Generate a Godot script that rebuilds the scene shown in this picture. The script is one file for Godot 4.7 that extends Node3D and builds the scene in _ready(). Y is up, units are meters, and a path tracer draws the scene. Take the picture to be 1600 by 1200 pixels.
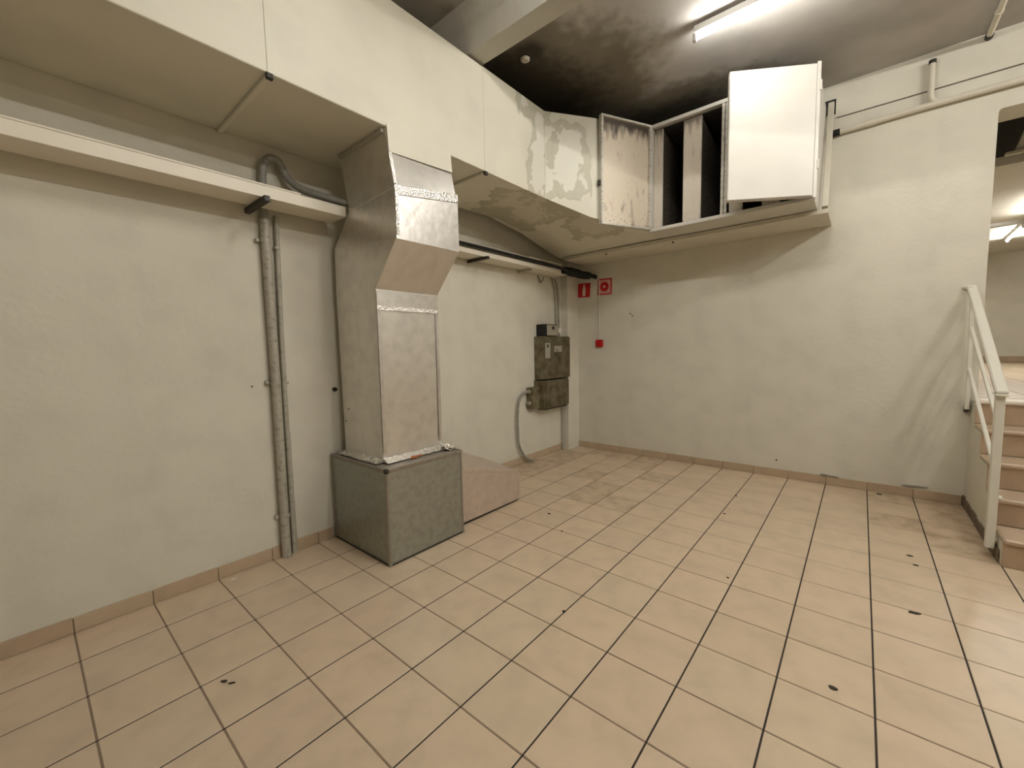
extends Node3D

const T := 0.333            # floor tile module
const CEIL := 4.02
const ZB := -4.31           # face of the back wall
const XR := -0.11           # face of the recessed part of the left wall

var M := {}
var used := {}
var cam: Camera3D
var rng := RandomNumberGenerator.new()

# ------------------------------------------------------------------ camera, light, exposure
func setup_view() -> void:
	cam = Camera3D.new()
	cam.name = "camera"
	cam.transform = Transform3D(Basis(Vector3(0.766007, -0.020824, -0.642495), Vector3(-0.038481, 0.996197, -0.078165), Vector3(0.641680, 0.084599, 0.762293)).orthonormalized(), Vector3(3.2308, 1.4939, 1.0832))
	cam.fov = 85.602
	cam.near = 0.03
	cam.far = 60.0
	add_child(cam)
	cam.current = true
	var env := Environment.new()
	env.background_mode = Environment.BG_COLOR
	env.background_color = Color(0.01, 0.01, 0.01)
	env.tonemap_mode = Environment.TONE_MAPPER_LINEAR
	env.tonemap_exposure = 1.03
	env.sdfgi_enabled = true
	env.ssao_enabled = true
	env.ssil_enabled = true
	var we := WorldEnvironment.new()
	we.name = "environment"
	we.environment = env
	add_child(we)

# ------------------------------------------------------------------ helpers
func numbered(called: String) -> String:
	if not used.has(called):
		used[called] = 0
		return called
	used[called] += 1
	return "%s_%03d" % [called, used[called]]

func mb() -> SurfaceTool:
	var s := SurfaceTool.new()
	s.begin(Mesh.PRIMITIVE_TRIANGLES)
	s.set_smooth_group(-1)
	return s

func obj(called: String, s: SurfaceTool, mat: Material, parent: Node = null) -> MeshInstance3D:
	s.generate_normals()
	var o := MeshInstance3D.new()
	o.mesh = s.commit()
	o.material_override = mat
	o.cast_shadow = GeometryInstance3D.SHADOW_CASTING_SETTING_ON
	return put(called, o, parent)

func put(called: String, o: Node3D, parent: Node = null) -> Node3D:
	if parent == null:
		o.name = numbered(called)
		add_child(o)
	else:
		o.name = called
		parent.add_child(o, true)
	return o

func thing(called: String, label: String, category: String, at := Vector3.ZERO, group := "") -> Node3D:
	var o := Node3D.new()
	o.name = numbered(called)
	add_child(o)
	o.position = at
	return tag(o, label, category, group)

func tag(o: Node3D, label: String, category: String, group := "") -> Node3D:
	o.set_meta("label", label)
	o.set_meta("category", category)
	if group != "":
		o.set_meta("group", group)
	return o

func struct(o: Node3D, label := "", category := "") -> Node3D:
	o.set_meta("kind", "structure")
	if label != "":
		o.set_meta("label", label)
	if category != "":
		o.set_meta("category", category)
	return o

# polygon with its outside turned away from c
func face(s: SurfaceTool, p: Array, c: Vector3, uv: Array = []) -> void:
	var n := Vector3.ZERO
	for i in range(1, p.size() - 1):
		n += (p[0] - p[i + 1]).cross(p[0] - p[i])
	var mid := Vector3.ZERO
	for v in p:
		mid += v
	mid /= p.size()
	var flip: bool = n.dot(mid - c) < 0.0
	for i in range(1, p.size() - 1):
		var order := [0, i, i + 1]
		if flip:
			order = [0, i + 1, i]
		for k in order:
			if uv.size() > 0:
				s.set_uv(uv[k])
			s.add_vertex(p[k])

func box(s: SurfaceTool, lo: Vector3, hi: Vector3, b := 0.0, tr := Transform3D()) -> void:
	var c := (lo + hi) * 0.5
	var h := (hi - lo) * 0.5
	var cc: Vector3 = tr * c
	if b <= 0.0:
		for ax in 3:
			for sg in [-1.0, 1.0]:
				var pts := []
				for k in [[-1, -1], [1, -1], [1, 1], [-1, 1]]:
					var v := Vector3.ZERO
					v[ax] = sg * h[ax]
					v[(ax + 1) % 3] = k[0] * h[(ax + 1) % 3]
					v[(ax + 2) % 3] = k[1] * h[(ax + 2) % 3]
					pts.append(tr * (c + v))
				face(s, pts, cc)
		return
	for ax in 3:
		var a1 := (ax + 1) % 3
		var a2 := (ax + 2) % 3
		for sg in [-1.0, 1.0]:
			var pts := []
			for k in [[-1, -1], [1, -1], [1, 1], [-1, 1]]:
				var v := Vector3.ZERO
				v[ax] = sg * h[ax]
				v[a1] = k[0] * (h[a1] - b)
				v[a2] = k[1] * (h[a2] - b)
				pts.append(tr * (c + v))
			face(s, pts, cc)
		for s1 in [-1.0, 1.0]:
			for s2 in [-1.0, 1.0]:
				var p1 := Vector3.ZERO
				p1[a1] = s1 * h[a1]
				p1[a2] = s2 * (h[a2] - b)
				var p2 := Vector3.ZERO
				p2[a1] = s1 * (h[a1] - b)
				p2[a2] = s2 * h[a2]
				var e := h[ax] - b
				var q := []
				for pr in [[p1, -e], [p1, e], [p2, e], [p2, -e]]:
					var v: Vector3 = pr[0]
					v[ax] = pr[1]
					q.append(tr * (c + v))
				face(s, q, cc)
	for sx in [-1.0, 1.0]:
		for sy in [-1.0, 1.0]:
			for sz in [-1.0, 1.0]:
				face(s, [tr * (c + Vector3(sx * h.x, sy * (h.y - b), sz * (h.z - b))), tr * (c + Vector3(sx * (h.x - b), sy * h.y, sz * (h.z - b))), tr * (c + Vector3(sx * (h.x - b), sy * (h.y - b), sz * h.z))], cc)

func bx(lo: Vector3, hi: Vector3, b := 0.0, tr := Transform3D()) -> SurfaceTool:
	var s := mb()
	box(s, lo, hi, b, tr)
	return s

# bar of rectangular section w (across) x h (along up) from a to b
func bar(s: SurfaceTool, a: Vector3, b: Vector3, w: float, h: float, up := Vector3.UP, bev := 0.003) -> void:
	var d := (b - a).normalized()
	var side := d.cross(up).normalized()
	var u := side.cross(d).normalized()
	var tr := Transform3D(Basis(side, u, d), (a + b) * 0.5)
	var l := a.distance_to(b) * 0.5
	box(s, Vector3(-w / 2, -h / 2, -l), Vector3(w / 2, h / 2, l), bev, tr)

# six-sided block: four points of one ring, four of the other
func hexa(s: SurfaceTool, p: Array, skip: Array = []) -> void:
	var c := Vector3.ZERO
	for v in p:
		c += v / 8.0
	var fs := [[0, 1, 2, 3], [4, 5, 6, 7], [0, 1, 5, 4], [1, 2, 6, 5], [2, 3, 7, 6], [3, 0, 4, 7]]
	for i in 6:
		if i in skip:
			continue
		face(s, [p[fs[i][0]], p[fs[i][1]], p[fs[i][2]], p[fs[i][3]]], c)

func tube(s: SurfaceTool, pts: Array, r, seg := 12) -> void:
	var rings := []
	var d0: Vector3 = (pts[1] - pts[0]).normalized()
	var side := d0.cross(Vector3(0.31, 0.9, 0.27)).normalized()
	for i in pts.size():
		var d: Vector3
		if i == 0:
			d = d0
		elif i == pts.size() - 1:
			d = (pts[i] - pts[i - 1]).normalized()
		else:
			d = ((pts[i] - pts[i - 1]).normalized() + (pts[i + 1] - pts[i]).normalized()).normalized()
		side = (side - d * side.dot(d)).normalized()
		var up := d.cross(side)
		var rr: float = r[i] if r is Array else r
		var ring := []
		for k in seg:
			var a := TAU * k / seg
			ring.append(pts[i] + (side * cos(a) + up * sin(a)) * rr)
		rings.append(ring)
	s.set_smooth_group(1)
	for i in pts.size() - 1:
		var c: Vector3 = (pts[i] + pts[i + 1]) * 0.5
		for k in seg:
			var k2 := (k + 1) % seg
			face(s, [rings[i][k], rings[i][k2], rings[i + 1][k2], rings[i + 1][k]], c)
	s.set_smooth_group(-1)
	face(s, rings[0], pts[0] + (pts[1] - pts[0]) * 0.5)
	face(s, rings[-1], pts[-1] + (pts[-2] - pts[-1]) * 0.5)

func smooth_path(p: Array, per := 6) -> Array:
	var out := []
	for i in p.size() - 1:
		var p0: Vector3 = p[maxi(i - 1, 0)]
		var p3: Vector3 = p[mini(i + 2, p.size() - 1)]
		for k in per:
			var t := float(k) / per
			out.append((p[i] as Vector3).cubic_interpolate(p[i + 1], p0, p3, t))
	out.append(p[-1])
	return out

# outline (2D) in the plane at + u*x + v*y, thickened by depth along n
func plate(s: SurfaceTool, poly: PackedVector2Array, at: Vector3, u: Vector3, v: Vector3, depth: float, side_c := true) -> void:
	var n := u.cross(v).normalized()
	var idx := Geometry2D.triangulate_polygon(poly)
	var pt := func(q: Vector2, k: float) -> Vector3: return at + u * q.x + v * q.y + n * k
	for i in range(0, idx.size(), 3):
		var a := [poly[idx[i]], poly[idx[i + 1]], poly[idx[i + 2]]]
		var top := [pt.call(a[0], depth), pt.call(a[1], depth), pt.call(a[2], depth)]
		face(s, top, top[0] - n)
		var bot := [pt.call(a[0], 0.0), pt.call(a[1], 0.0), pt.call(a[2], 0.0)]
		face(s, bot, bot[0] + n)
	if side_c:
		var m := poly.size()
		var ccw := not Geometry2D.is_polygon_clockwise(poly)
		for i in m:
			var a := poly[i]
			var b := poly[(i + 1) % m]
			var e := (b - a)
			var outn := Vector2(e.y, -e.x) if ccw else Vector2(-e.y, e.x)
			var mid: Vector3 = pt.call((a + b) * 0.5, depth * 0.5)
			face(s, [pt.call(a, 0.0), pt.call(b, 0.0), pt.call(b, depth), pt.call(a, depth)], mid - (u * outn.x + v * outn.y))

func circle2(c: Vector2, r: float, n := 24, ry := -1.0) -> PackedVector2Array:
	var p := PackedVector2Array()
	for i in n:
		p.append(c + Vector2(cos(TAU * i / n) * r, sin(TAU * i / n) * (ry if ry > 0 else r)))
	return p

# ------------------------------------------------------------------ textures and materials
func noise(sd: int, freq: float, oct := 4, kind := FastNoiseLite.TYPE_SIMPLEX_SMOOTH) -> FastNoiseLite:
	var n := FastNoiseLite.new()
	n.seed = sd
	n.noise_type = kind
	n.frequency = freq
	n.fractal_octaves = oct
	return n

func noise_tex(n: FastNoiseLite, stops: Array, size := 512) -> NoiseTexture2D:
	var g := Gradient.new()
	var off := PackedFloat32Array()
	var col := PackedColorArray()
	for e in stops:
		off.append(e[0])
		col.append(e[1])
	g.offsets = off
	g.colors = col
	var t := NoiseTexture2D.new()
	t.width = size
	t.height = size
	t.seamless = true
	t.noise = n
	t.color_ramp = g
	return t

func bump_tex(n: FastNoiseLite, strength: float, size := 512) -> NoiseTexture2D:
	var t := NoiseTexture2D.new()
	t.width = size
	t.height = size
	t.seamless = true
	t.noise = n
	t.as_normal_map = true
	t.bump_strength = strength
	return t

func grey(v: float) -> Color:
	return Color(v, v, v)

func mat(c: Color, rough: float, metal := 0.0, tex: Texture2D = null, scale := 1.0, bump: Texture2D = null, bscale := 1.0) -> StandardMaterial3D:
	var m := StandardMaterial3D.new()
	m.albedo_color = c
	m.roughness = rough
	m.metallic = metal
	if tex:
		m.albedo_texture = tex
	if bump:
		m.normal_enabled = true
		m.normal_texture = bump
		m.normal_scale = bscale
	if tex or bump:
		m.uv1_triplanar = true
		m.uv1_world_triplanar = true
		m.uv1_scale = Vector3.ONE * scale
	return m

func smooth01(a: float, b: float, x: float) -> float:
	var t := clampf((x - a) / (b - a), 0.0, 1.0)
	return t * t * (3.0 - 2.0 * t)

# water stains on the painted duct: damp tide marks around the folded joint; u, v are metres
func stain_image(w: int, h: int, wide: float, tall: float, spots: Array, base: Color, damp: Color, chalk: Color, sd: int) -> ImageTexture:
	var im := Image.create(w, h, false, Image.FORMAT_RGB8)
	var n1 := noise(sd, 2.0, 4)
	var n2 := noise(sd + 1, 9.0, 3)
	var n3 := noise(sd + 2, 0.9, 3)
	for y in h:
		for x in w:
			var p := Vector2((x + 0.5) / w * wide, (y + 0.5) / h * tall)
			var f := 0.0
			for sp in spots:
				var dd := (p - (sp[0] as Vector2)) / (sp[1] as Vector2)
				f = maxf(f, (1.0 - dd.length()) * sp[2])
			var e := f + 0.80 * n1.get_noise_2d(p.x, p.y) + 0.12 * n2.get_noise_2d(p.x, p.y)
			var c := base
			c = c.lerp(base.darkened(0.06), clampf(n3.get_noise_2d(p.x, p.y) * 1.4, 0.0, 1.0))
			if f > 0.0:
				var in_stain := smooth01(0.28, 0.36, e)
				var rim := in_stain * (1.0 - smooth01(0.34, 0.44, e))
				c = c.lerp(damp, in_stain * 0.48 + rim * 0.22)
				var white := smooth01(0.70, 0.80, e + 0.35 * n2.get_noise_2d(p.x * 1.3 + 9.0, p.y))
				c = c.lerp(chalk, white * 0.8)
			im.set_pixel(x, y, c)
	return ImageTexture.create_from_image(im)

# soot that has settled along the top and in streaks; u across, v down
func soot_image(w: int, h: int, base: Color, soot: Color, sd: int, amount := 1.0) -> ImageTexture:
	var im := Image.create(w, h, false, Image.FORMAT_RGB8)
	var n1 := noise(sd, 0.030, 4)
	var n2 := noise(sd + 3, 0.012, 3)
	var n3 := noise(sd + 5, 0.11, 3)
	for y in h:
		for x in w:
			var v := float(y) / h
			var u := float(x) / w
			var streak := n1.get_noise_2d(x * 1.6, y * 0.5)
			var blot := n2.get_noise_2d(x, y)
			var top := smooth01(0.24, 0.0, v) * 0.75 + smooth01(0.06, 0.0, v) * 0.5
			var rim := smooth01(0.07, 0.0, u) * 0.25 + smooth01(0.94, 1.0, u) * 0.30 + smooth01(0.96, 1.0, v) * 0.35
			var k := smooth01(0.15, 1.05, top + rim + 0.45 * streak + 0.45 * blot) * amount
			var speck := smooth01(0.52, 0.72, n3.get_noise_2d(x, y) + 0.22 * smooth01(0.78, 1.0, v))
			im.set_pixel(x, y, base.lerp(soot, clampf(k * 0.85 + speck * 0.35, 0.0, 0.92)))
	return ImageTexture.create_from_image(im)

# the slab: grey paint with soot patches with ragged outlines beside the duct and the cabinet
func ceiling_image() -> ImageTexture:
	var w := 512
	var h := 576
	var im := Image.create(w, h, false, Image.FORMAT_RGB8)
	var n1 := noise(71, 1.3, 5)
	var n2 := noise(72, 7.0, 3)
	var base := Color(0.74, 0.725, 0.70)
	for y in h:
		for x in w:
			var p := Vector2(-0.2 + 8.4 * (x + 0.5) / w, -4.4 + 9.6 * (y + 0.5) / h)
			var f := 0.0
			for sp in [[Vector2(0.3, -2.5), Vector2(1.7, 1.5), 1.5], [Vector2(1.2, -3.9), Vector2(1.7, 0.9), 1.4], [Vector2(0.95, -1.95), Vector2(0.35, 0.3), 1.2]]:
				f = maxf(f, (1.0 - ((p - (sp[0] as Vector2)) / (sp[1] as Vector2)).length()) * sp[2])
			var e := f + 0.20 * n1.get_noise_2d(p.x, p.y) + 0.12 * n2.get_noise_2d(p.x, p.y)
			var c := base.lerp(base.darkened(0.10), clampf(0.5 + n1.get_noise_2d(p.x + 20.0, p.y) * 1.2, 0.0, 1.0))
			if f > 0.0:
				c = c.lerp(Color(0.43, 0.40, 0.34), smooth01(0.05, 0.45, e) * 0.8)
				c = c.lerp(Color(0.20, 0.18, 0.14), smooth01(0.45, 1.0, e) * 0.85)
			im.set_pixel(x, y, c)
	return ImageTexture.create_from_image(im)

func make_materials() -> void:
	var mott := noise_tex(noise(3, 0.006, 5), [[0.0, grey(0.955)], [0.5, grey(0.985)], [1.0, grey(1.0)]], 512)
	var fine := bump_tex(noise(5, 0.05, 3), 3.0, 512)
	M.wall = mat(Color(0.86, 0.842, 0.78), 0.75, 0.0, mott, 0.45, fine, 0.12)
	M.wall.uv1_scale = Vector3.ONE * 0.7
	M.trim = mat(Color(0.84, 0.815, 0.745), 0.6, 0.0, mott, 0.9)
	M.ceiling = StandardMaterial3D.new()
	M.ceiling.albedo_texture = ceiling_image()
	M.ceiling.roughness = 0.85
	M.beam = mat(Color(0.76, 0.75, 0.71), 0.75, 0.0, mott, 0.6, fine, 0.3)
	M.duct = mat(Color(0.86, 0.845, 0.775), 0.5, 0.0, mott, 0.6, bump_tex(noise(8, 0.008, 3), 2.0), 0.22)
	M.tray = mat(Color(0.90, 0.87, 0.80), 0.4)
	M.white_metal = mat(Color(0.83, 0.815, 0.775), 0.38, 0.0, mott, 0.8)
	M.frame_metal = mat(Color(0.84, 0.82, 0.77), 0.4, 0.0, noise_tex(noise(21, 0.03, 4), [[0.0, grey(0.55)], [0.35, grey(0.95)], [1.0, grey(1.0)]]), 1.6)
	M.pipe = mat(Color(0.72, 0.70, 0.635), 0.45, 0.0, noise_tex(noise(23, 0.03, 4), [[0.0, grey(0.6)], [0.35, grey(0.93)], [1.0, grey(1.0)]]), 1.4)
	M.hose = mat(Color(0.62, 0.61, 0.575), 0.5, 0.0, noise_tex(noise(24, 0.03, 4), [[0.0, grey(0.6)], [0.4, grey(0.93)], [1.0, grey(1.0)]]), 1.4)
	# galvanised and foil-clad sheet
	var zinc := noise_tex(noise(31, 0.012, 4), [[0.0, grey(0.92)], [0.5, grey(0.97)], [1.0, grey(1.0)]])
	M.zinc = mat(Color(0.915, 0.90, 0.87), 0.32, 0.75, zinc, 1.2, bump_tex(noise(33, 0.004, 2), 2.0), 0.08)
	M.foil = mat(Color(0.88, 0.865, 0.84), 0.34, 0.85, zinc, 2.0, bump_tex(noise(35, 0.010, 3), 4.0), 0.25)
	M.crumpled = mat(Color(0.93, 0.92, 0.90), 0.2, 0.95, null, 3.5, bump_tex(noise(37, 0.03, 4), 10.0), 0.9)
	M.clad = mat(Color(0.78, 0.715, 0.65), 0.42, 0.25, zinc, 1.5, bump_tex(noise(39, 0.01, 4), 4.0), 0.35)
	var spangle := noise_tex(noise(41, 0.02, 5), [[0.0, grey(0.88)], [0.45, grey(0.95)], [1.0, grey(1.0)]])
	M.box_panel = mat(Color(0.655, 0.665, 0.625), 0.34, 0.7, spangle, 1.3, bump_tex(noise(43, 0.004, 2), 2.0), 0.08)
	M.box_rim = mat(Color(0.60, 0.57, 0.52), 0.42, 0.6, spangle, 2.0)
	M.box_edge = mat(Color(0.64, 0.63, 0.585), 0.35, 0.7, spangle, 2.0)
	M.dark_metal = mat(Color(0.22, 0.21, 0.18), 0.5, 0.4)
	M.cable_brown = mat(Color(0.40, 0.36, 0.31), 0.7)
	M.black = mat(Color(0.035, 0.035, 0.04), 0.6)
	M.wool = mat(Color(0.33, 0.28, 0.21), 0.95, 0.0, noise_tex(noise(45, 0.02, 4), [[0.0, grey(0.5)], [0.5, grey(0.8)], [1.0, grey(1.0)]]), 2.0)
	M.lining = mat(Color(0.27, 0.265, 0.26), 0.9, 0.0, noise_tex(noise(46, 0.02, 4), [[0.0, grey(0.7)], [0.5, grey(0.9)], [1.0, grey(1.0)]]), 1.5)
	M.concrete = mat(Color(0.34, 0.33, 0.31), 0.9, 0.0, mott, 1.0)  # ceiling void only: shade inside the gap put into a dark colour
	var elec := noise_tex(noise(47, 0.012, 5), [[0.0, Color(0.52, 0.46, 0.36)], [0.42, Color(0.78, 0.74, 0.64)], [1.0, Color(1.0, 0.99, 0.95)]])
	M.elec = mat(Color(0.52, 0.50, 0.42), 0.6, 0.0, elec, 0.9)
	M.elec_dark = mat(Color(0.43, 0.405, 0.33), 0.55, 0.0, elec, 0.9)
	M.label_paper = mat(Color(0.62, 0.60, 0.53), 0.7)
	M.red = mat(Color(0.74, 0.04, 0.07), 0.45)
	M.sign_white = mat(Color(0.87, 0.80, 0.74), 0.5)
	M.sign_pink = mat(Color(0.86, 0.66, 0.62), 0.5)
	M.plastic = mat(Color(0.85, 0.83, 0.77), 0.4)
	M.rail = mat(Color(0.86, 0.845, 0.79), 0.4)
	# ceramic
	var tilemot := noise_tex(noise(51, 0.008, 5), [[0.0, grey(0.93)], [0.5, grey(0.975)], [1.0, grey(1.0)]])
	var tilebump := bump_tex(noise(53, 0.012, 3), 1.0)
	M.tiles = []
	for c in [Color(0.834, 0.752, 0.642), Color(0.838, 0.757, 0.646), Color(0.832, 0.747, 0.640), Color(0.828, 0.753, 0.644), Color(0.842, 0.757, 0.648), Color(0.822, 0.742, 0.633)]:
		var m := mat(c, 0.36, 0.0, tilemot, 1.1, tilebump, 0.25)
		M.tiles.append(m)
	# trodden grey-brown grime with streaks, on the tiles by the corner and the stair foot
	var grime := noise_tex(noise(57, 0.014, 5), [[0.0, Color(0.78, 0.75, 0.70)], [0.42, Color(0.91, 0.895, 0.87)], [0.66, Color(0.96, 0.955, 0.945)], [1.0, Color(0.985, 0.98, 0.975)]])
	M.dirty_tiles = []
	for c in [Color(0.815, 0.735, 0.63), Color(0.825, 0.75, 0.645)]:
		M.dirty_tiles.append(mat(c, 0.42, 0.0, grime, 0.8, tilebump, 0.25))
	M.grout = mat(Color(0.53, 0.46, 0.385), 0.9)
	M.grout_dark = mat(Color(0.20, 0.17, 0.15), 0.9)
	M.base_tiles = []
	for c in [Color(0.74, 0.655, 0.545), Color(0.755, 0.675, 0.565), Color(0.725, 0.64, 0.535)]:
		M.base_tiles.append(mat(c, 0.4, 0.0, tilemot, 1.3))
	M.broken = mat(Color(0.58, 0.50, 0.41), 0.9, 0.0, noise_tex(noise(55, 0.03, 5), [[0.0, grey(0.3)], [0.5, grey(0.8)], [1.0, grey(1.0)]]), 3.0)
	M.stair = mat(Color(0.735, 0.64, 0.535), 0.42, 0.0, tilemot, 1.3)
	M.stair_edge = mat(Color(0.77, 0.685, 0.585), 0.4, 0.0, tilemot, 1.3)
	M.nosing = mat(Color(0.90, 0.86, 0.80), 0.45)
	M.chip = mat(Color(0.20, 0.165, 0.13), 0.85)
	M.scrap = mat(Color(0.92, 0.90, 0.86), 0.6)
	M.leaf = mat(Color(0.66, 0.38, 0.20), 0.7)
	M.lamp_body = mat(Color(0.88, 0.88, 0.87), 0.5)
	M.glow = StandardMaterial3D.new()
	M.glow.albedo_color = Color(1, 1, 1)
	M.glow.emission_enabled = true
	M.glow.emission = Color(0.96, 0.97, 1.0)
	M.glow.emission_energy_multiplier = 6.0
	# stained paint
	var paint := Color(0.86, 0.845, 0.775)
	M.stain_front = StandardMaterial3D.new()
	M.stain_front.albedo_texture = stain_image(512, 220, 2.1, 0.9, [[Vector2(0.78, 0.45), Vector2(0.30, 0.62), 1.35], [Vector2(1.05, 0.42), Vector2(0.34, 0.50), 1.25], [Vector2(0.55, 0.08), Vector2(0.20, 0.22), 1.1]], paint, Color(0.66, 0.645, 0.56), Color(0.90, 0.89, 0.84), 91)
	M.stain_front.roughness = 0.5
	M.stain_under = StandardMaterial3D.new()
	M.stain_under.albedo_texture = stain_image(320, 400, 1.6, 2.0, [[Vector2(0.55, 0.75), Vector2(0.62, 0.55), 1.3], [Vector2(0.95, 1.25), Vector2(0.5, 0.4), 1.2]], paint, Color(0.62, 0.60, 0.50), Color(0.84, 0.82, 0.75), 95)
	M.stain_under.roughness = 0.55
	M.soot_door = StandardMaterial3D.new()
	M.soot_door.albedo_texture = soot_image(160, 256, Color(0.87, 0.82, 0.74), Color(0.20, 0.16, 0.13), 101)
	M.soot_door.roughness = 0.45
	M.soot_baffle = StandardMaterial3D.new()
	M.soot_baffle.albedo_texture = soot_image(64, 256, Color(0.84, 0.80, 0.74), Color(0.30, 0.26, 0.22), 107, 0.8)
	M.soot_baffle.roughness = 0.5

# ------------------------------------------------------------------ lamps
func tube_lamp(a: Vector3, b: Vector3, label: String, energy: float, hang := 0.06) -> void:
	var g := "ceiling tube lamps"
	var t := thing("tube_lamp", label, "lamp", (a + b) * 0.5, g)
	var o := t.position
	var d := (b - a).normalized()
	var side := d.cross(Vector3.UP)
	var s := mb()
	bar(s, a + Vector3.UP * hang - o, b + Vector3.UP * hang - o, 0.055, 0.05)
	obj("housing", s, M.lamp_body, t)
	for e in [a, b]:
		s = mb()
		var inward: Vector3 = d * (0.02 if e == a else -0.02)
		bar(s, e + Vector3.UP * (hang - 0.02) - o, e - Vector3.UP * 0.022 - o, 0.035, 0.028, d)
		obj("end_socket", s, M.lamp_body, t)
	s = mb()
	tube(s, [a + d * 0.015 - o, b - d * 0.015 - o], 0.014, 14)
	obj("glowing_tube", s, M.glow, t)
	# a tube shines all round its length and hardly along it: three strips, one down and two aslant
	for k in [Vector3.DOWN, (side + Vector3.UP * 0.6).normalized(), (-side + Vector3.UP * 0.6).normalized()]:
		var l := AreaLight3D.new()
		l.name = "tube_light"
		l.light_color = Color(1.0, 0.985, 0.96)
		l.light_energy = energy * (0.26 if k == Vector3.DOWN else 0.37)
		l.area_size = Vector2(a.distance_to(b) - 0.06, 0.026)
		l.area_range = 20.0
		l.area_attenuation = 2.0
		l.shadow_enabled = true
		l.transform = Transform3D(Basis(d, (-k).cross(d), -k).orthonormalized(), k * 0.018)
		t.add_child(l, true)

# ------------------------------------------------------------------ room
func build_room() -> void:
	# left wall: a proud stretch, the recess behind the duct, the pilaster in the corner
	var s := mb()
	box(s, Vector3(-0.35, 0, -1.80), Vector3(0, CEIL, 7.2))
	struct(obj("wall_left", s, M.wall), "off-white painted plaster wall behind the pipes and the vertical duct", "wall")
	struct(obj("wall_left_recess", bx(Vector3(-0.35, 0, -4.02), Vector3(XR, CEIL, -1.80)), M.wall), "recessed off-white wall behind the electrical cabinets", "wall")
	struct(obj("trim_3", bx(Vector3(-0.35, 0, ZB), Vector3(0, CEIL, -4.02)), M.wall), "narrow off-white pilaster in the room corner", "pilaster")
	# back wall with the stair opening
	s = mb()
	var zt := ZB - 0.33
	box(s, Vector3(-0.35, 0, zt), Vector3(4.03, CEIL, ZB))
	box(s, Vector3(4.03, 3.39, zt), Vector3(6.0, CEIL, ZB))
	box(s, Vector3(6.0, 0, zt), Vector3(10.2, CEIL, ZB))
	# the plastered corner of the opening is slightly rounded
	var cpoly := PackedVector2Array([Vector2(0, 0)])
	for i in 5:
		var a := PI * 0.5 * i / 4.0
		cpoly.append(Vector2(0.025, -0.025) + Vector2(-sin(PI * 0.5 - a), cos(PI * 0.5 - a)) * 0.025)
	plate(s, cpoly, Vector3(4.03, 3.39, zt), Vector3.RIGHT, Vector3.UP, 0.33)
	struct(obj("wall_back", s, M.wall), "off-white wall with the stair opening and the open cabinet", "wall")
	s = bx(Vector3(10.0, 0, ZB), Vector3(10.2, CEIL, 7.2))
	struct(obj("wall_right", s, M.wall), "", "")
	s = bx(Vector3(-0.35, 0, 7.0), Vector3(10.2, CEIL, 7.2))
	struct(obj("wall_front", s, M.wall), "", "")
	# ceiling slab with its own mapping
	s = mb()
	var lo := Vector3(-0.35, CEIL, -4.64)
	var hi := Vector3(10.2, CEIL + 0.2, 7.2)
	s.set_uv(Vector2(0.9, 0.9))
	box(s, lo + Vector3(0, 0.002, 0), hi)
	var q := [Vector3(lo.x, CEIL, lo.z), Vector3(hi.x, CEIL, lo.z), Vector3(hi.x, CEIL, hi.z), Vector3(lo.x, CEIL, hi.z)]
	var uv := []
	for p in q:
		uv.append(Vector2((p.x + 0.2) / 8.4, (p.z + 4.4) / 9.6))
	face(s, q, Vector3(4, CEIL + 1, 0), uv)
	struct(obj("ceiling", s, M.ceiling), "grey sooty concrete ceiling above the ducts", "ceiling")
	# concrete rib
	s = mb()
	hexa(s, [Vector3(-0.1, 3.765, -1.335), Vector3(10.0, 3.765, -1.335), Vector3(10.0, 3.765, -1.50), Vector3(-0.1, 3.765, -1.50), Vector3(-0.1, CEIL, -1.21), Vector3(10.0, CEIL, -1.21), Vector3(10.0, CEIL, -1.66), Vector3(-0.1, CEIL, -1.66)])
	struct(obj("trim_1", s, M.beam), "pale concrete beam crossing the ceiling above the duct", "beam")
	build_floor()
	build_baseboards()
	build_hall()

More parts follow.
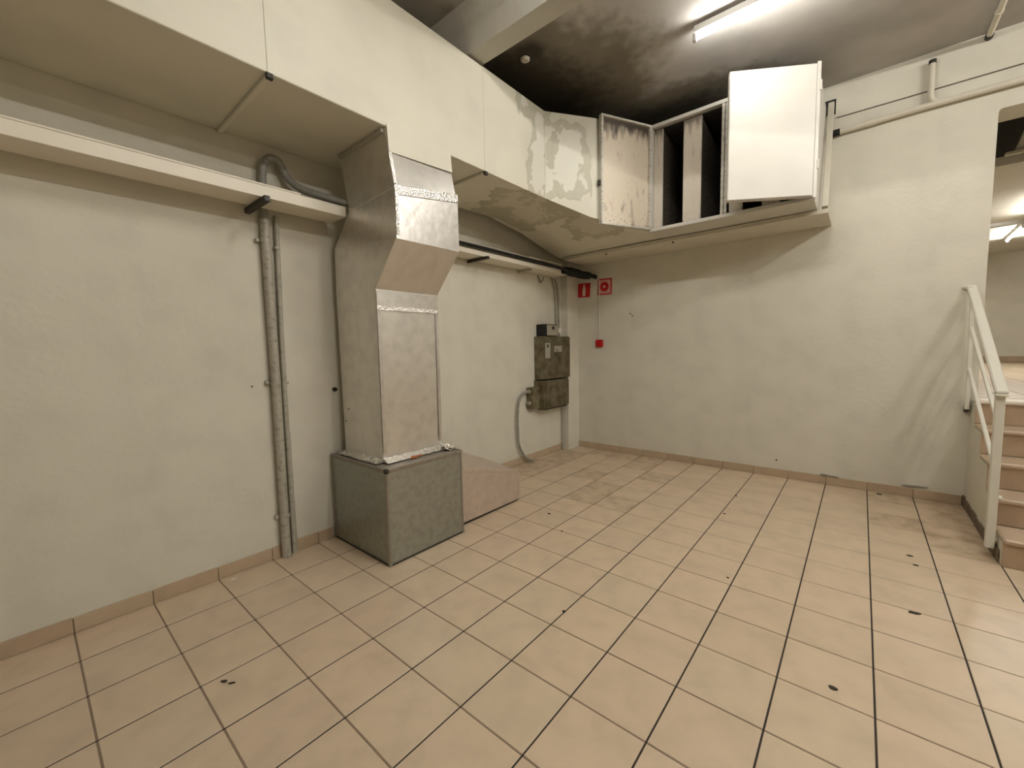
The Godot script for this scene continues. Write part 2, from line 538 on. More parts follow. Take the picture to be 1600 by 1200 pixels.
func build_floor() -> void:
	var fl := Node3D.new()
	fl.name = numbered("floor")
	add_child(fl)
	struct(fl, "beige square ceramic tile floor with dark joints", "floor")
	obj("grout_bed", bx(Vector3(-0.35, -0.15, -4.64), Vector3(10.2, -0.003, 7.2)), M.grout, fl)
	var s := mb()
	for i in range(1, 31):
		box(s, Vector3(i * T - 0.0032, -0.006, ZB), Vector3(i * T + 0.0032, -0.0018, 7.0))
	var gj := obj("joint_dirt", s, M.grout_dark, fl)
	gj.set_meta("kind", "stuff")
	var cells := []
	for i in range(-1, 31):
		for j in range(-13, 22):
			var x0 := maxf(i * T, -0.11)
			var x1 := minf((i + 1) * T, 10.0)
			var z0 := maxf(j * T, ZB)
			var z1 := minf((j + 1) * T, 7.0)
			if i == -1:
				if z0 >= -1.82 or z1 <= -4.0:
					continue
			cells.append([x0, x1, z0, z1])
	var inv := cam.global_transform.affine_inverse()
	var ranked := []
	for c in cells:
		var p: Vector3 = inv * Vector3((c[0] + c[1]) * 0.5, 0, (c[2] + c[3]) * 0.5)
		var score := 1e9
		if p.z < -0.3:
			var px := 800.0 + 647.92 * p.x / -p.z
			var py := 600.0 - 647.92 * p.y / -p.z
			if px > -130 and px < 1720 and py < 1330:
				score = -p.z
		ranked.append([score, c])
	ranked.sort_custom(func(a, b): return a[0] < b[0])
	var rest := mb()
	var shared := {}
	var nv := 0
	for r in ranked:
		var c: Array = r[1]
		var g := 0.0035
		if r[0] < 1e8 and nv < 300:
			nv += 1
			var sx: float = c[1] - c[0]
			var sz: float = c[3] - c[2]
			var key := "%.3f_%.3f" % [sx, sz]
			if not shared.has(key):
				var st := bx(Vector3(-sx / 2 + g, -0.012, -sz / 2 + g), Vector3(sx / 2 - g, 0, sz / 2 - g), 0.0018)
				st.generate_normals()
				shared[key] = st.commit()
			var o := MeshInstance3D.new()
			o.mesh = shared[key]
			o.material_override = M.tiles[rng.randi() % M.tiles.size()]
			var grimy: bool = (c[0] < 1.6 and c[2] < -2.6 and c[0] * 0.6 - c[2] > 2.9) or (c[0] > 3.3 and c[2] < -3.0)
			if grimy and rng.randf() < 0.6:
				o.material_override = M.dirty_tiles[rng.randi() % 2]
			o.position = Vector3((c[0] + c[1]) * 0.5, rng.randf_range(-0.0006, 0.0), (c[2] + c[3]) * 0.5)
			put("floor_tile", o, fl)
		else:
			box(rest, Vector3(c[0] + g, -0.012, c[2] + g), Vector3(c[1] - g, 0, c[3] - g))
	var ro := obj("far_tiles", rest, M.tiles[0], fl)
	ro.set_meta("kind", "stuff")

func base_run(parent: Node3D, a: Vector3, b: Vector3, n: Vector3, first: float) -> void:
	var bed := mb()
	bar(bed, a + n * 0.003 + Vector3.UP * 0.0405, b + n * 0.003 + Vector3.UP * 0.0405, 0.006, 0.079, Vector3.UP, 0.0)
	obj("grout_bed", bed, M.grout, parent)
	# upright tiles along a..b, joints where the floor joints are; n points into the room
	var l := a.distance_to(b)
	var d := (b - a) / l
	var at := 0.0
	var nxt := first
	while at < l - 0.01:
		nxt = minf(nxt, l)
		var p := a + d * at
		var e := a + d * nxt
		var w: float = nxt - at
		var tr := Transform3D(Basis(d, Vector3.UP, d.cross(Vector3.UP)), (p + e) * 0.5)
		var th := 0.011 * signf(d.cross(Vector3.UP).dot(n))
		var lo := Vector3(-w / 2 + 0.002, 0.001, minf(0, th))
		var hi := Vector3(w / 2 - 0.002, 0.088 + rng.randf_range(-0.002, 0.002), maxf(0, th))
		obj("baseboard_tile", bx(lo, hi, 0.002, tr), M.base_tiles[rng.randi() % 3], parent)
		at = nxt
		nxt += T

func build_baseboards() -> void:
	var bl := Node3D.new()
	bl.name = numbered("baseboard_left")
	add_child(bl)
	struct(bl, "row of beige skirting tiles along the duct wall", "baseboard")
	base_run(bl, Vector3(0, 0, -0.46), Vector3(0, 0, 2.0), Vector3.RIGHT, 0.46 - T)
	base_run(bl, Vector3(XR, 0, -4.01), Vector3(XR, 0, -1.85), Vector3.RIGHT, 4.01 - 12 * T)
	var bb := Node3D.new()
	bb.name = numbered("baseboard_back")
	add_child(bb)
	struct(bb, "row of beige skirting tiles along the back wall", "baseboard")
	base_run(bb, Vector3(0.0, 0, ZB), Vector3(3.98, 0, ZB), Vector3.BACK, T)

func build_hall() -> void:
	# the raised hall behind the stair opening
	var z0 := ZB - 0.33
	var fy := 0.985
	var hf := Node3D.new()
	hf.name = numbered("floor_hall")
	add_child(hf)
	struct(hf, "light beige floor of the raised hall behind the stairs", "floor")
	obj("slab", bx(Vector3(3.2, fy - 0.2, -12.6), Vector3(9.0, fy - 0.004, z0)), M.grout, hf)
	obj("slab", bx(Vector3(4.03, fy - 0.2, z0), Vector3(6.0, fy - 0.004, -4.32)), M.grout, hf)
	var shared: Mesh = null
	var st := bx(Vector3(-T / 2 + 0.003, -0.012, -T / 2 + 0.003), Vector3(T / 2 - 0.003, 0, T / 2 - 0.003), 0.0015)
	st.generate_normals()
	shared = st.commit()
	for i in range(0, 6):
		for j in range(0, 24):
			var o := MeshInstance3D.new()
			o.mesh = shared
			o.material_override = M.tiles[rng.randi() % M.tiles.size()]
			o.position = Vector3(4.03 + T * (i + 0.5), fy, -4.32 - T * (j + 0.5))
			if o.position.z < z0 or true:
				put("floor_tile", o, hf)
	var w1 := obj("wall_hall_back", bx(Vector3(3.2, fy - 0.2, -12.8), Vector3(9.0, 4.4, -12.6)), M.wall)
	struct(w1, "far off-white wall of the hall behind the stairs", "wall")
	struct(obj("wall_hall_left", bx(Vector3(3.0, fy - 0.2, -12.8), Vector3(3.2, 4.4, z0)), M.wall))
	struct(obj("wall_hall_right", bx(Vector3(9.0, fy - 0.2, -12.8), Vector3(9.2, 4.4, z0)), M.wall))
	var bh := obj("baseboard_hall", bx(Vector3(3.2, fy, -12.6), Vector3(9.0, fy + 0.13, -12.58)), M.stair)
	struct(bh, "brown skirting at the foot of the far hall wall", "baseboard")
	var c1 := obj("ceiling_hall", bx(Vector3(3.0, 3.31, -12.8), Vector3(9.2, 3.40, -5.75)), M.wall)
	struct(c1, "pale hall ceiling seen through the stair opening", "ceiling")
	var b1 := obj("trim_2", bx(Vector3(3.2, 3.26, -9.12), Vector3(9.0, 3.31, -9.0)), M.beam)
	struct(b1, "shallow rib across the hall ceiling", "beam")
	# black ceiling void between the opening and the hall ceiling
	var s := mb()
	box(s, Vector3(3.0, 4.30, -5.8), Vector3(9.2, 4.40, z0))
	box(s, Vector3(3.2, 3.40, -5.80), Vector3(9.0, 4.30, -5.76))
	struct(obj("ceiling_void", s, M.concrete), "dark open gap above the hall ceiling beside the stair opening", "ceiling")
	var g := thing("ceiling_grid_bar", "white loose ceiling bars hanging in the black ceiling gap", "bar", Vector3(4.4, 3.45, -5.6))
	s = mb()
	bar(s, Vector3(-0.12, -0.09, 0.05), Vector3(0.45, -0.06, 0.0), 0.05, 0.03)
	obj("cross_bar", s, M.trim, g)
	s = mb()
	bar(s, Vector3(-0.03, -0.09, -0.02), Vector3(0.05, 0.30, 0.30), 0.05, 0.03)
	obj("hanger", s, M.trim, g)

# ------------------------------------------------------------------ stairs and railing
func build_stairs() -> void:
	var t := thing("staircase", "tiled beige five-step stair rising into the hall opening", "stairs", Vector3(4.0, 0, -2.97))
	var x0 := -0.01
	var x1 := 1.95
	var rise := [0.192, 0.192, 0.196, 0.202, 0.203]
	var y := 0.0
	var z := 0.0
	var s := mb()
	# solid stepped core under the tiles
	var prof := PackedVector2Array([Vector2(1.33, 0.0), Vector2(0.0125, 0.0)])
	for i in 5:
		prof.append(Vector2(-z + 0.0125, y + rise[i] - 0.0345))
		y += rise[i]
		z -= 0.28
		if i < 4:
			prof.append(Vector2(-z + 0.0125, y - 0.0345))
	prof.append(Vector2(1.33, y - 0.0345))
	plate(s, prof, Vector3(x0 + 0.003, 0, 0), Vector3.FORWARD, Vector3.UP, x1 - x0 - 0.004)
	obj("side_wall", s, M.wall, t)
	y = 0.0
	z = 0.0
	for i in 5:
		var k := 0
		var xa := x0
		while xa < x1 - 0.01:
			var xb := minf(xa + T * 1.5, x1)
			obj("riser", bx(Vector3(xa + 0.0015, y + 0.001, z - 0.012), Vector3(xb - 0.0015, y + rise[i] - 0.034, z), 0.002), M.stair, t)
			var top: Material = M.nosing if i == 4 else M.stair_edge
			obj("tread", bx(Vector3(xa + 0.001, y + rise[i] - 0.034, z - (0.28 if i < 4 else 0.20)), Vector3(xb - 0.001, y + rise[i], z + 0.022), 0.010), top, t)
			xa = xb
			k += 1
		y += rise[i]
		z -= 0.28
	# broken skirting along the stair side
	s = mb()
	var prev := -1.33
	rng.seed = 77
	while prev < -0.08:
		var nx := minf(prev + rng.randf_range(0.05, 0.15), -0.06)
		box(s, Vector3(x0 - 0.012 + rng.randf_range(0, 0.006), 0.001, prev), Vector3(x0 + 0.004, rng.randf_range(0.055, 0.10), nx), 0.003)
		prev = nx
	obj("broken_skirting", s, M.broken, t)

	var h := thing("stair_handrail", "off-white metal stair railing with two thin middle rails", "handrail", Vector3(3.955, 0.07, -3.12))
	var o := h.position
	s = mb()
	bar(s, Vector3(3.955, 0.07, -3.10) - o, Vector3(3.955, 1.12, -3.12) - o, 0.045, 0.045, Vector3.RIGHT, 0.005)
	obj("post", s, M.rail, h)
	s = mb()
	bar(s, Vector3(3.95, 1.92, -4.25) - o, Vector3(3.962, 0.88, -4.25) - o, 0.03, 0.03, Vector3.RIGHT, 0.004)
	obj("post", s, M.rail, h)
	s = mb()
	bar(s, Vector3(3.955, 1.13, -3.08) - o, Vector3(3.945, 1.95, -4.29) - o, 0.06, 0.035, Vector3.UP, 0.008)
	obj("top_rail", s, M.rail, h)
	s = mb()
	bar(s, Vector3(3.955, 0.93, -3.12) - o, Vector3(3.955, 1.595, -4.25) - o, 0.024, 0.024, Vector3.UP, 0.004)
	obj("middle_rail", s, M.rail, h)
	s = mb()
	bar(s, Vector3(3.955, 0.62, -3.12) - o, Vector3(3.96, 1.235, -4.25) - o, 0.024, 0.024, Vector3.UP, 0.004)
	obj("middle_rail", s, M.rail, h)
	s = mb()
	bar(s, Vector3(3.962, 0.90, -4.25) - o, Vector3(3.965, 0.87, -4.31) - o, 0.03, 0.05)
	obj("wall_bracket", s, M.dark_metal, h)
	s = mb()
	bar(s, Vector3(3.945, 1.93, -4.24) - o, Vector3(3.90, 1.95, -4.31) - o, 0.03, 0.02)
	obj("wall_bracket", s, M.rail, h)
	s = mb()
	tube(s, [Vector3(3.94, 0.42, -3.11) - o, Vector3(3.995, 0.42, -3.11) - o], 0.018, 10)
	obj("side_anchor", s, M.rail, h)
	s = mb()
	bar(s, Vector3(3.955, 1.12, -3.06) - o, Vector3(3.955, 1.13, -3.17) - o, 0.06, 0.012)
	obj("post_cap", s, M.rail, h)

# ------------------------------------------------------------------ ducts
func build_main_duct() -> void:
	var X := 0.83
	var YB := 2.94
	var YT := 3.745
	var t := thing("ventilation_duct", "large cream painted rectangular duct running along the wall under the ceiling", "duct", Vector3(0, YB, 0))
	var o := t.position
	# straight lengths between folded joints
	var zs := [7.0, 2.6, 0.13, -1.49, -2.33]
	for i in 4:
		var a: float = zs[i]
		var b: float = zs[i + 1]
		if i < 3:
			obj("duct_section", bx(Vector3(0.002, YB, b + 0.001) - o, Vector3(X, YT, a - 0.001) - o, 0.004), M.duct, t)
		else:
			var s := mb()
			stained_block(s, [Vector3(0.002, YB, a), Vector3(X, YB, a), Vector3(X, YB, b), Vector3(0.06, YB, b)], [Vector3(0.002, YT, a), Vector3(X, YT, a), Vector3(X, YT, b), Vector3(0.06, YT, b)], o, 0.0, 0, t)
		# standing seam flange round the joint
		if i > 0:
			var s2 := mb()
			bar(s2, Vector3(0.02, YB - 0.012, a) - o, Vector3(X + 0.006, YB - 0.012, a) - o, 0.030, 0.024)
			obj("joint_flange", s2, M.duct, t)
			s2 = mb()
			bar(s2, Vector3(X + 0.001, YB - 0.005, a) - o, Vector3(X + 0.001, YT, a) - o, 0.004, 0.016, Vector3.BACK, 0.001)
			obj("joint_seam", s2, M.duct, t)
			s2 = mb()
			bar(s2, Vector3(X - 0.012, YB - 0.018, a) - o, Vector3(X + 0.012, YB - 0.014, a) - o, 0.034, 0.03)
			obj("corner_clip", s2, M.dark_metal, t)
	# folded transition to the cabinet: one stretch to a hidden fold, then on to the cabinet side
	var s3 := mb()
	var b0 := [Vector3(0.06, YB, -2.33), Vector3(X, YB, -2.33), Vector3(1.09, 2.80, -2.74), Vector3(0.06, 2.87, -2.90)]
	var t0 := [Vector3(0.06, YT, -2.33), Vector3(X, YT, -2.33), Vector3(1.09, 3.755, -2.74), Vector3(0.06, 3.755, -2.90)]
	stained_block(s3, b0, t0, o, 0.84, 1, t)
	var s4 := mb()
	var b1 := [Vector3(0.06, 2.87, -2.90), Vector3(1.09, 2.80, -2.74), Vector3(1.435, 2.715, -3.40), Vector3(0.04, 2.71, -3.70)]
	var t1 := [Vector3(0.06, 3.755, -2.90), Vector3(1.09, 3.755, -2.74), Vector3(1.435, 3.79, -3.40), Vector3(0.04, 3.79, -3.70)]
	stained_block(s4, b1, t1, o, 0.84 + 0.485, 2, t)
	var s5 := mb()
	hexa(s5, [Vector3(0.04, 2.71, -3.70) - o, Vector3(1.435, 2.715, -3.40) - o, Vector3(1.435, 2.715, -4.30) - o, Vector3(0.04, 2.71, -4.30) - o, Vector3(0.04, 3.79, -3.70) - o, Vector3(1.435, 3.79, -3.40) - o, Vector3(1.435, 3.79, -4.30) - o, Vector3(0.04, 3.79, -4.30) - o])
	obj("plenum", s5, M.duct, t)
	# bead of sealant on the fold
	var s6 := mb()
	tube(s6, [Vector3(X, YB, -2.33) - o, Vector3(X + 0.002, 3.3, -2.332) - o, Vector3(X, YT, -2.33) - o], 0.006, 6)
	obj("sealant_bead", s6, M.duct, t)

# block whose front (x+) and under side carry the stains; ring order: back-near, front-near, front-far, back-far
func stained_block(s: SurfaceTool, b: Array, tp: Array, o: Vector3, u0: float, which: int, t: Node3D) -> void:
	var c := Vector3.ZERO
	var B := []
	var P := []
	for i in 4:
		B.append(b[i] - o)
		P.append(tp[i] - o)
		c += (B[i] + P[i]) / 8.0
	var len_f := Vector2(b[1].x - b[2].x, b[1].z - b[2].z).length()
	var fr := mb()
	face(fr, [B[1], B[2], P[2], P[1]], c, [Vector2(u0 / 2.1, 0.9), Vector2((u0 + len_f) / 2.1, 0.98), Vector2((u0 + len_f) / 2.1, 0.0), Vector2(u0 / 2.1, 0.0)])
	var nm: String = ["duct_section", "folded_transition", "folded_transition"][which]
	var un := mb()
	var uvs := []
	for i in 4:
		uvs.append(Vector2(b[i].x / 1.6, (-1.49 - b[i].z) / 2.4))
	face(un, [B[0], B[1], B[2], B[3]], c, uvs)
	face(s, [P[0], P[1], P[2], P[3]], c)
	face(s, [B[0], B[3], P[3], P[0]], c)
	face(s, [B[0], B[1], P[1], P[0]], c)
	face(s, [B[2], B[3], P[3], P[2]], c)
	# one mesh, three surfaces
	fr.generate_normals()
	un.generate_normals()
	s.generate_normals()
	fr.set_material(M.stain_front)
	un.set_material(M.stain_under)
	s.set_material(M.duct)
	var me := ArrayMesh.new()
	fr.commit(me)
	un.commit(me)
	s.commit(me)
	var mi := MeshInstance3D.new()
	mi.mesh = me
	put(nm, mi, t)

func build_drop_duct() -> void:
	var t := thing("drop_duct", "shiny galvanised vertical duct with an offset bend standing on the grey box", "duct", Vector3(0.35, 0.69, -0.84))
	var o := t.position
	var zn := -0.56
	var zf := -1.11
	# profile stations: back x, back y, front x, front y
	var st := [[0.09, 0.70, 0.615, 0.70], [0.072, 1.95, 0.625, 1.93], [0.086, 2.29, 0.895, 2.225], [0.33, 2.52, 0.893, 2.55], [0.232, 2.938, 0.805, 2.938]]
	var names := ["shaft", "offset_bend", "bulge", "collar"]
	for i in 4:
		var a: Array = st[i]
		var b: Array = st[i + 1]
		var s := mb()
		var dz := 0.0
		hexa(s, [Vector3(a[0], a[1], zn) - o, Vector3(a[2], a[3], zn) - o, Vector3(a[2], a[3], zf) - o, Vector3(a[0], a[1], zf) - o, Vector3(b[0], b[1], zn) - o, Vector3(b[2], b[3], zn) - o, Vector3(b[2], b[3] + (0.09 if i == 2 else 0.0), zf) - o, Vector3(b[0], b[1], zf) - o])
		obj(names[i], s, M.zinc if i != 2 else M.foil, t)
	# foil tape: lengthwise on the corner edges, across the folds
	var edge := func(p: Vector3, q: Vector3, w: float, n: Vector3, m: Material, nm: String) -> void:
		var s := mb()
		var d := (q - p).normalized()
		var side := d.cross(n).normalized()
		var tr := Transform3D(Basis(d, side, n), (p + q) * 0.5 - o)
		box(s, Vector3(-p.distance_to(q) / 2, -w / 2, -0.0005), Vector3(p.distance_to(q) / 2, w / 2, 0.0022), 0.0008, tr)
		obj(nm, s, m, t)
	var fx := Vector3.RIGHT
	edge.call(Vector3(0.622, 0.76, zn - 0.016), Vector3(0.628, 1.90, zn - 0.016), 0.03, fx, M.foil, "edge_tape")
	edge.call(Vector3(0.622, 0.76, zf + 0.016), Vector3(0.628, 1.90, zf + 0.016), 0.03, fx, M.foil, "edge_tape")
	edge.call(Vector3(0.626, 1.865, zn), Vector3(0.626, 1.865, zf), 0.11, fx, M.foil, "cross_tape")
	edge.call(Vector3(0.630, 1.80, zn), Vector3(0.630, 1.80, zf), 0.03, fx, M.crumpled, "cross_tape")
	edge.call(Vector3(0.897, 2.53, zn + 0.0), Vector3(0.897, 2.61, zf), 0.06, fx, M.crumpled, "cross_tape")
	edge.call(Vector3(0.898, 2.25, zn - 0.012), Vector3(0.897, 2.52, zn - 0.012), 0.024, fx, M.crumpled, "edge_tape")
	var n2 := Vector3(0.97, 0.235, 0).normalized()
	edge.call(Vector3(0.892, 2.57, zn - 0.012), Vector3(0.812, 2.92, zn - 0.012), 0.024, n2, M.crumpled, "edge_tape")
	# painted sealing band up on the big duct
	var s := mb()
	hexa(s, [Vector3(0.842, 2.78, zn - 0.003) - o, Vector3(0.849, 2.78, zn - 0.003) - o, Vector3(0.849, 2.81, zf + 0.003) - o, Vector3(0.842, 2.81, zf + 0.003) - o, Vector3(0.806, 2.945, zn - 0.003) - o, Vector3(0.836, 2.955, zn - 0.003) - o, Vector3(0.836, 2.955, zf + 0.003) - o, Vector3(0.806, 2.945, zf + 0.003) - o])
	obj("sealing_band", s, M.duct, t)
	s = mb()
	bar(s, Vector3(0.24, 2.925, zn + 0.008) - o, Vector3(0.80, 2.925, zn + 0.008) - o, 0.02, 0.028)
	obj("sealing_band", s, M.pipe, t)
	# fold seam on the near side
	s = mb()
	bar(s, Vector3(0.335, 2.52, zn + 0.002) - o, Vector3(0.89, 2.55, zn + 0.002) - o, 0.004, 0.012, Vector3.UP, 0.001)
	obj("fold_seam", s, M.zinc, t)
	s = mb()
	bar(s, Vector3(0.62, 1.935, zn + 0.002) - o, Vector3(0.89, 2.225, zn + 0.002) - o, 0.004, 0.010, Vector3.UP, 0.001)
	obj("fold_seam", s, M.zinc, t)
	s = mb()
	bar(s, Vector3(0.075, 1.85, zn + 0.001) - o, Vector3(0.62, 1.80, zn + 0.001) - o, 0.003, 0.006, Vector3.UP, 0.001)
	obj("fold_seam", s, M.zinc, t)
	# foot skirt of crumpled foil
	var foot := [[Vector3(0.09, 0, zn), Vector3(0.615, 0, zn), Vector3(0, 0, 1)], [Vector3(0.615, 0, zn), Vector3(0.615, 0, zf), Vector3(1, 0, 0)], [Vector3(0.615, 0, zf), Vector3(0.09, 0, zf), Vector3(0, 0, -1)]]
	rng.seed = 12
	for f in foot:
		s = mb()
		var nseg := 14
		for k in nseg:
			var pa: Vector3 = f[0].lerp(f[1], float(k) / nseg)
			var pb: Vector3 = f[0].lerp(f[1], float(k + 1) / nseg)
			var w := rng.randf_range(0.052, 0.066)
			var hgt := rng.randf_range(0.022, 0.034)
			var n: Vector3 = f[2]
			hexa(s, [pa + Vector3(0, 0.694, 0) - o, pb + Vector3(0, 0.694, 0) - o, pb + n * w + Vector3(0, 0.694, 0) - o, pa + n * w + Vector3(0, 0.694, 0) - o, pa + Vector3(0, 0.694 + hgt, 0) - o, pb + Vector3(0, 0.694 + hgt, 0) - o, pb + n * 0.004 + Vector3(0, 0.70 + hgt * 0.8, 0) - o, pa + n * 0.004 + Vector3(0, 0.70 + hgt * 0.8, 0) - o])
		obj("foil_skirt", s, M.crumpled, t)
	s = mb()
	rng.seed = 19
	for k in 16:
		var p := Vector3(0.64 + rng.randf_range(-0.03, 0.08), 0.693, -1.13 + rng.randf_range(-0.03, 0.03))
		var r := rng.randf_range(0.015, 0.035)
		var tr := Transform3D(Basis.from_euler(Vector3(rng.randf_range(-0.6, 0.6), rng.randf() * TAU, rng.randf_range(-0.6, 0.6))), p + Vector3.UP * 0.014 - o)
		box(s, Vector3(-r, -0.004, -r), Vector3(r, 0.004, r), 0.002, tr)
	obj("foil_wad", s, M.crumpled, t)
	for p in [Vector3(0.12, 0.95, zn), Vector3(0.17, 1.05, zn)]:
		s = mb()
		tube(s, [p - o, p + Vector3(0, 0, 0.004) - o], 0.006, 8)
		obj("screw", s, M.dark_metal, t)

	# the box underneath
	var b := thing("plenum_box", "grey galvanised metal box with framed edges on the floor under the vertical duct", "box", Vector3(0.4, 0, -0.82))
	o = b.position
	var lo := Vector3(0.014, 0.0, -1.175)
	var hi := Vector3(0.790, 0.69, -0.465)
	var e := 0.028
	obj("side_panel", bx(Vector3(lo.x + 0.01, 0.012, hi.z - 0.02) - o, Vector3(hi.x - e + 0.005, hi.y - e + 0.004, hi.z - 0.007) - o, 0.002), M.box_panel, b)
	obj("side_panel", bx(Vector3(lo.x + 0.01, 0.012, lo.z + 0.007) - o, Vector3(hi.x - e + 0.005, hi.y - e + 0.004, lo.z + 0.02) - o, 0.002), M.box_panel, b)
	obj("front_panel", bx(Vector3(hi.x - 0.02, 0.012, lo.z + 0.012) - o, Vector3(hi.x - 0.007, hi.y - e + 0.004, hi.z - 0.012) - o, 0.002), M.box_panel, b)
	obj("lid", bx(Vector3(lo.x, hi.y - 0.016, lo.z + 0.005) - o, Vector3(hi.x - 0.005, hi.y - 0.004, hi.z - 0.005) - o, 0.002), M.box_rim, b)
	for p in [Vector3(hi.x - 0.014, 0, hi.z - 0.014), Vector3(hi.x - 0.014, 0, lo.z + 0.014)]:
		s = mb()
		tube(s, [p + Vector3(0, 0.004, 0) - o, p + Vector3(0, hi.y - 0.02, 0) - o], 0.0145, 12)
		obj("corner_post", s, M.box_edge, b)
	obj("corner_post", bx(Vector3(lo.x, 0.004, hi.z - 0.018) - o, Vector3(lo.x + 0.02, hi.y - 0.01, hi.z) - o, 0.003), M.box_edge, b)
	for k in [[Vector3(lo.x, hi.y - e, hi.z - 0.02), Vector3(hi.x, hi.y, hi.z)], [Vector3(hi.x - 0.02, hi.y - e, lo.z), Vector3(hi.x, hi.y, hi.z - 0.021)], [Vector3(lo.x, hi.y - e, lo.z), Vector3(hi.x - 0.021, hi.y, lo.z + 0.02)]]:
		obj("top_rail", bx((k[0] as Vector3) - o, (k[1] as Vector3) - o, 0.004), M.box_rim, b)
	obj("corner_cap", bx(Vector3(hi.x - 0.03, hi.y - 0.034, hi.z - 0.03) - o, Vector3(hi.x + 0.002, hi.y + 0.002, hi.z + 0.002) - o, 0.006), M.dark_metal, b)
	for k in [[Vector3(lo.x, 0, hi.z - 0.02), Vector3(hi.x - 0.02, 0.014, hi.z - 0.002)], [Vector3(hi.x - 0.02, 0, lo.z), Vector3(hi.x - 0.002, 0.014, hi.z - 0.02)], [Vector3(lo.x, 0, lo.z + 0.002), Vector3(hi.x - 0.021, 0.014, lo.z + 0.02)]]:
		obj("bottom_rail", bx((k[0] as Vector3) - o, (k[1] as Vector3) - o, 0.003), M.dark_metal, b)

	# low clad outlet beside it
	var f := thing("floor_duct_hood", "low foil-clad sloping duct hood on the floor beside the grey box", "duct", Vector3(0.3, 0, -1.6))
	o = f.position
	s = mb()
	var zA := -1.18
	var zB := -2.0
	var A := [Vector3(0.02, 0.03, zA), Vector3(0.70, 0.03, zA), Vector3(0.70, 0.50, zA), Vector3(0.02, 0.715, zA)]
	var Bq := [Vector3(0.02, 0.025, zB), Vector3(0.70, 0.02, zB), Vector3(0.70, 0.30, zB), Vector3(0.30, 0.345, zB)]
	hexa(s, [A[0] - o, A[1] - o, A[2] - o, A[3] - o, Bq[0] - o, Bq[1] - o, Bq[2] - o, Bq[3] - o])
	obj("cladding", s, M.clad, f)
	s = mb()
	hexa(s, [Vector3(0.03, 0.0, zA) - o, Vector3(0.685, 0.0, zA) - o, Vector3(0.685, 0.031, zA) - o, Vector3(0.03, 0.031, zA) - o, Vector3(0.03, 0.0, zB + 0.015) - o, Vector3(0.685, 0.0, zB + 0.015) - o, Vector3(0.685, 0.027, zB + 0.015) - o, Vector3(0.03, 0.027, zB + 0.015) - o])
	obj("dark_base", s, M.dark_metal, f)
	s = mb()
	bar(s, Vector3(0.70, 0.50, zA - 0.002) - o, Vector3(0.70, 0.30, zB) - o, 0.006, 0.03, Vector3.UP, 0.002)
	obj("edge_tape", s, M.clad, f)
	s = mb()
	bar(s, Vector3(0.705, 0.497, -1.21) - o, Vector3(0.704, 0.487, -1.28) - o, 0.003, 0.012, Vector3.UP, 0.001)
	obj("bare_foil", s, M.crumpled, f)
	s = mb()
	bar(s, Vector3(0.70, 0.03, zB + 0.004) - o, Vector3(0.70, 0.30, zB + 0.004) - o, 0.03, 0.006, Vector3.RIGHT, 0.002)
	obj("edge_tape", s, M.clad, f)

	# curled brown leaf of tape on the lid
	s = mb()
	var lp := PackedVector2Array([Vector2(-0.05, -0.012), Vector2(-0.02, -0.02), Vector2(0.02, -0.012), Vector2(0.055, -0.006), Vector2(0.03, 0.012), Vector2(0.0, 0.008), Vector2(-0.03, 0.02)])
	var lt := Transform3D(Basis.from_euler(Vector3(0.2, 1.35, 0.1)), Vector3(0.685, 0.698, -0.80))
	plate(s, lp, lt.origin, lt.basis.x, -lt.basis.z, 0.004)
	tag(obj("dry_scrap", s, M.leaf), "orange-brown crumpled scrap on the lid of the grey box", "scrap")

